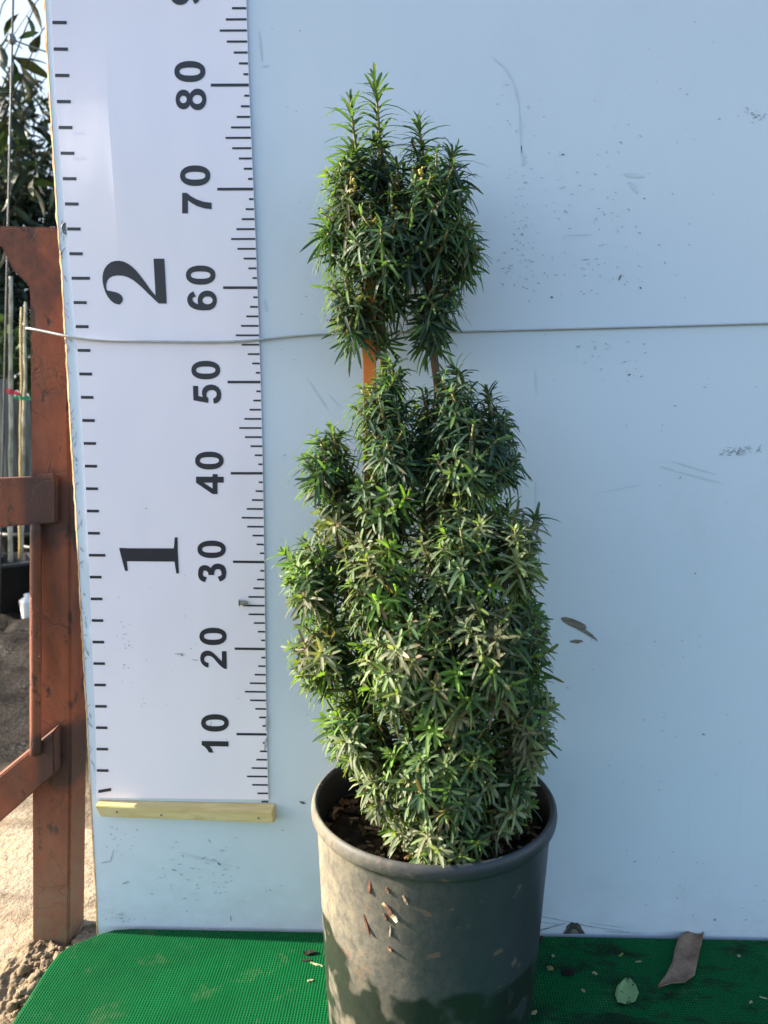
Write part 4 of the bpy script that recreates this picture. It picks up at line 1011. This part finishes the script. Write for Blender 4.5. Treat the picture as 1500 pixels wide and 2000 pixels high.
def leaves(N_, centers, radii, L, asp, seedcol, droop=.35, jitter=.3):
    """N_ leaf blades scattered through a set of ellipsoids -> verts, faces, tints."""
    C = np.array(centers); Rr = np.array(radii); vol = Rr.prod(1)**.75; i = rng.choice(len(C), N_, p=vol/vol.sum())
    u = rng.normal(size=(N_, 3)); u /= np.linalg.norm(u, axis=1)[:, None]
    r_ = rng.random(N_)**.45
    p = C[i]+u*Rr[i]*r_[:, None]
    d = u*.5+rng.normal(0, .6, (N_, 3)); d[:, 2] -= droop; d /= np.linalg.norm(d, axis=1)[:, None]
    n_ = rng.normal(size=(N_, 3))+np.array([0, 0, .8]); n_ -= d*(n_*d).sum(1)[:, None]; n_ /= np.linalg.norm(n_, axis=1)[:, None]
    sd = np.cross(d, n_); l_ = L*rng.uniform(.6, 1.3, N_)
    prof = [(0, .08), (.25, .8), (.5, 1.0), (.75, .7), (1.0, .04)]
    v = np.zeros((N_, 5, 3, 3)); 
    for k, (s, w_) in enumerate(prof):
        c_ = p+d*(l_*s)[:, None]-n_*(l_*.25*s*s)[:, None]; hw = (l_*asp*w_/2)[:, None]
        v[:, k, 0] = c_-sd*hw+n_*hw*.3; v[:, k, 1] = c_; v[:, k, 2] = c_+sd*hw+n_*hw*.3
    q = []
    for k in range(4):
        for j in range(2): q.append([k*3+j, k*3+j+1, k*3+j+4, k*3+j+3])
    f = (np.array(q)[None]+np.arange(N_)[:, None, None]*15).reshape(-1, 4)
    col = np.array(seedcol)[rng.integers(len(seedcol), size=N_)]*rng.uniform(1-jitter, 1+jitter, (N_, 1))
    return v.reshape(-1, 3), f, np.repeat(col, 15, axis=0)
DARKLEAF = [(.014, .026, .016), (.020, .034, .018), (.028, .044, .020), (.036, .042, .020)]
LIGHTLEAF = [(.06, .10, .035), (.09, .13, .05), (.045, .085, .035)]
def tree(name, x, y, h, blobs, N_, L, asp, pal, label, trunk_r=.03, group="trees beyond the board"):
    t = thing(name, label, "tree", (x, y, GZ), group)
    mb = MB()
    tube([(x, y, GZ-.02), (x+.02, y, GZ+h*.3), (x-.01, y+.02, GZ+h*.6), (x+.02, y, GZ+h*.92)], [trunk_r, trunk_r*.8, trunk_r*.55, trunk_r*.2], 9, mb=mb)
    for (cx, cy, cz), _ in blobs:
        z0 = GZ+max(.15, (cz-GZ)*.55); tube([(x, y, z0), (x*.5+cx*.5, y*.5+cy*.5, (z0+cz)/2+.03), (cx, cy, cz), (cx*1.0+(cx-x)*.3, cy, cz+.15)], [trunk_r*.45, trunk_r*.32, trunk_r*.2, trunk_r*.08], 6, mb=mb)
    mb.build("trunk", M_TREEBARK, t, smooth=True)
    v, f, c_ = leaves(N_, [b for b, _ in blobs], [r for _, r in blobs], L, asp, pal)
    mesh("crown", v, f, M_TREELEAF, t, smooth=True, cols=c_)
    return t
def blobs(x, y, z0, z1, r_, n_):
    out = []
    for k in range(n_):
        t = random.random(); z = z0+(z1-z0)*t; a = random.uniform(0, 6.28); rr = r_*(1-.45*t)*random.uniform(.2, .75)
        s = r_*random.uniform(.28, .5); out.append(((x+rr*math.cos(a), y+rr*math.sin(a), z), (s, s, s*1.1)))
    return out
def sx_(px, py, y): return at(px, py, 'y', y)
TR = [("evergreen_tree", -2.35, 3.6, 2.1, 0.65, 1.75, .60, 18, 8500, .06, .38, DARKLEAF, "dense dark evergreen tree behind the fence at the photo's left edge"),
      ("evergreen_tree", -1.45, 3.9, 2.0, 0.55, 1.72, .55, 18, 8500, .06, .38, DARKLEAF, "dark evergreen tree behind the fence, its top just left of the board"),
      ("evergreen_tree", -3.4, 3.3, 2.3, 0.65, 1.9, .62, 12, 3200, .09, .36, DARKLEAF, "dark evergreen tree furthest left beyond the fence"),
      ("evergreen_tree", -0.4, 4.0, 1.7, 0.55, 1.3, .6, 12, 3000, .09, .36, DARKLEAF, "lower dark evergreen tree directly behind the board"),
      ("evergreen_tree", 0.9, 3.8, 1.8, 0.55, 1.4, .6, 12, 3000, .09, .36, DARKLEAF, "dark evergreen tree behind the board's right half")]
gapfill = [(tuple(sx_(30, 330, 3.6)), (.28, .25, .22)), (tuple(sx_(85, 360, 3.7)), (.26, .25, .2)), (tuple(sx_(20, 420, 3.6)), (.3, .25, .2)), (tuple(sx_(95, 420, 3.7)), (.3, .25, .2)), (tuple(sx_(5, 250, 3.6)), (.22, .2, .2)), (tuple(sx_(40, 190, 3.6)), (.18, .2, .12)), (tuple(sx_(90, 300, 3.8)), (.14, .2, .10))]
for nm, x, y, h, z0, z1, r_, nb, N_, L, asp, pal, lab in TR: tree(nm, x, y, h, blobs(x, y, z0, z1, r_, nb)+(gapfill if x == -2.35 else []), N_, L, asp, pal, lab)
# nearer long-leaved tree whose sprays hang into the top left corner
sx = lambda px, py, y: at(px, py, 'y', y)
bl = [(tuple(sx(20, 190, 1.9)), (.12, .14, .08)), (tuple(sx(70, 175, 1.8)), (.09, .12, .06)), (tuple(sx(80, 235, 1.9)), (.15, .15, .10)), (tuple(sx(-60, 150, 1.9)), (.3, .25, .3)), (tuple(sx(10, 300, 1.95)), (.24, .2, .16)),
      (tuple(sx(70, 330, 1.95)), (.2, .2, .14)), (tuple(sx(5, 8, 1.75)), (.10, .1, .07)), (tuple(sx(70, 5, 1.75)), (.07, .1, .05)), (tuple(sx(0, 110, 1.8)), (.07, .1, .08)), (tuple(sx(-80, 350, 1.9)), (.32, .3, .3)), (tuple(sx(82, 60, 1.8)), (.03, .04, .05))]
tree("bay_tree", -1.62, 1.95, 1.9, bl, 210, .10, .28, DARKLEAF, "long leaved young tree overhanging the top left corner", .009, None)
tree("shrubby_tree", -1.75, 2.45, 1.0, [((-1.55, 2.5, .62), (.26, .15, .2)), ((-1.3, 2.55, .62), (.2, .15, .16)), ((-1.9, 2.5, .7), (.28, .2, .25)), ((-1.05, 2.5, .6), (.25, .15, .2))], 1300, .07, .4, LIGHTLEAF, "light green leafy bush showing just over the fence", .012, None)

def whip(px0, py0, px1, py1, y, r_, mat, name, label, group=None, nodes=True):
    a, b = sx(px0, py0, y), sx(px1, py1, y)
    g0 = a+(a-b)*((a[2]-(GZ+.16))/(b[2]-a[2]))
    P = [g0+(b-g0)*t+np.array([.006*noise.noise((px0, t*5, 1)), 0, 0]) for t in np.linspace(0, 1, 24)]
    mb = MB(); tube(P, [r_*(1.15-.35*i/24)*(1+(.22 if nodes and i % 3 == 0 else 0)) for i in range(24)], 8, mb=mb)
    return tag(mb.build(name, mat, base=tuple(g0), smooth=True), label, "young tree" if mat == M_PALEBARK else "cane", group), g0, P
o, g1, W1_ = whip(21, 930, 21, 540, 1.55, .0062, M_PALEBARK, "young_tree", "pale bare young tree stem with the red tape tied round it", "bare young trees in pots")
o, g2, W2_ = whip(40, 930, 42, 600, 1.60, .0040, M_BAMBOO, "bamboo_cane", "straight yellow bamboo cane between the two pale stems")
o, g3, W3_ = whip(45, 930, 50, 590, 1.66, .0050, M_PALEBARK, "young_tree", "crooked pale young tree stem nearest the rusty post", "bare young trees in pots")
o, g4, W4_ = whip(-30, 930, -38, 520, 1.55, .0060, M_PALEBARK, "young_tree", "pale young tree stem beyond the photo's left edge", "bare young trees in pots")
def band(p, r_, mat, name, label):
    mb = MB(); tube([p+np.array([0, 0, -.008]), p+np.array([0, 0, .008])], r_, 10, mb=mb)
    mb.add(*chip(p+np.array([.018, -.004, -.004]), (1, 0, -.25), (0, -1, 0), .034, .012, .001, r_*999)); mb.add(*chip(p+np.array([-.012, -.004, .002]), (1, 0, .3), (0, -1, 0), .024, .010, .001, r_*777))
    return tag(mb.build(name, mat, base=tuple(p)), label, "tape")
zt = sx(20, 764, 1.55)[2]; p = min(W1_, key=lambda q: abs(q[2]-zt)); band(p, .0078, M_RED, "tie_tape", "red tape tied round a pale young tree stem")
zt = sx(44, 770, 1.60)[2]; p = min(W2_, key=lambda q: abs(q[2]-zt)); band(p+np.array([0, -.003, 0]), .0068, M_GRN, "tie_tape", "green tape tied round the yellow bamboo cane")
def npot(c_, r_, h, label, parent_mat=M_NPOT):
    prof = [(0, 0), (r_*.8, 0), (r_*.98, h*.93), (r_*1.06, h*.93), (r_*1.06, h), (r_*.95, h), (r_*.9, h*.85), (0, h*.86)]; V, Fc = [], []
    for a, b in prof:
        for k in range(28): V.append((c_[0]+a*math.cos(2*math.pi*k/28), c_[1]+a*math.sin(2*math.pi*k/28), GZ+b-.005))
    for i in range(len(prof)-1):
        for k in range(28): Fc.append((i*28+k, i*28+(k+1) % 28, (i+1)*28+(k+1) % 28, (i+1)*28+k))
    return tag(mesh("nursery_pot", V, Fc, M_NPOT, base=(c_[0], c_[1], GZ), smooth=True), label, "nursery pot", "black nursery pots by the fence")
npot((g1[0], g1[1]), .10, .175, "black nursery pot holding the red taped young tree"); npot((g3[0]+.03, g3[1]+.18), .11, .18, "black nursery pot holding the crooked young tree nearest the post")
npot((g4[0]-.06, g4[1]), .10, .175, "black nursery pot beyond the photo's left edge"); npot((-.78, 1.85), .12, .2, "black nursery pot by the fence, hidden behind the rusty post")
npot((g1[0]-.09, g1[1]+.33), .12, .22, "taller black nursery pot set back against the fence")
# trellis pole, clamp and wire against the sky
pa, pb = sx(14, 520, 1.35), sx(27, -60, 1.35); pa0 = pa+(pa-pb)*((pa[2]-GZ)/(pb[2]-pa[2]))
pole = thing("trellis_pole", "thin grey pole rising against the sky at the top left", "pole", tuple(pa0))
mb = MB(); tube([pa0+(pb-pa0)*t for t in np.linspace(0, 1, 6)], .0028, 8, mb=mb); mb.build("tube", M_POLE, pole, smooth=True)
pc = sx(23.5, 77, 1.35); mb = MB(); mb.add(*lump(pc, (.011, .011, .014), 3, 1.0, 2)); mb.build("clamp", M_STEEL, pole, smooth=True)
mb = MB(); e = sx(200, 122, 1.35); tube([pc+(e-pc)*t+np.array([0, 0, -.01*math.sin(math.pi*t)]) for t in np.linspace(0, 1, 10)], .0022, 6, mb=mb)
tag(mb.build("trellis_wire", M_STEEL, base=tuple(pc), smooth=True), "thin wire running right from the grey trellis pole", "wire")
# white plastic cup on the mud
p = at(58, 1207, 'z', GZ); V, Fc = [], []
prof = [(0, 0), (.020, 0), (.022, .004), (.027, .055), (.026, .060), (.012, .068), (.012, .078), (0, .079)]
for a, b in prof:
    for k in range(20): V.append((p[0]+a*math.cos(2*math.pi*k/20), p[1]+a*math.sin(2*math.pi*k/20), GZ+b))
for i in range(len(prof)-1):
    for k in range(20): Fc.append((i*20+k, i*20+(k+1) % 20, (i+1)*20+(k+1) % 20, (i+1)*20+k))
tag(mesh("plastic_bottle", V, Fc, M_WHITE, base=tuple(p), smooth=True), "small white plastic bottle on the mud behind the rusty post", "bottle")
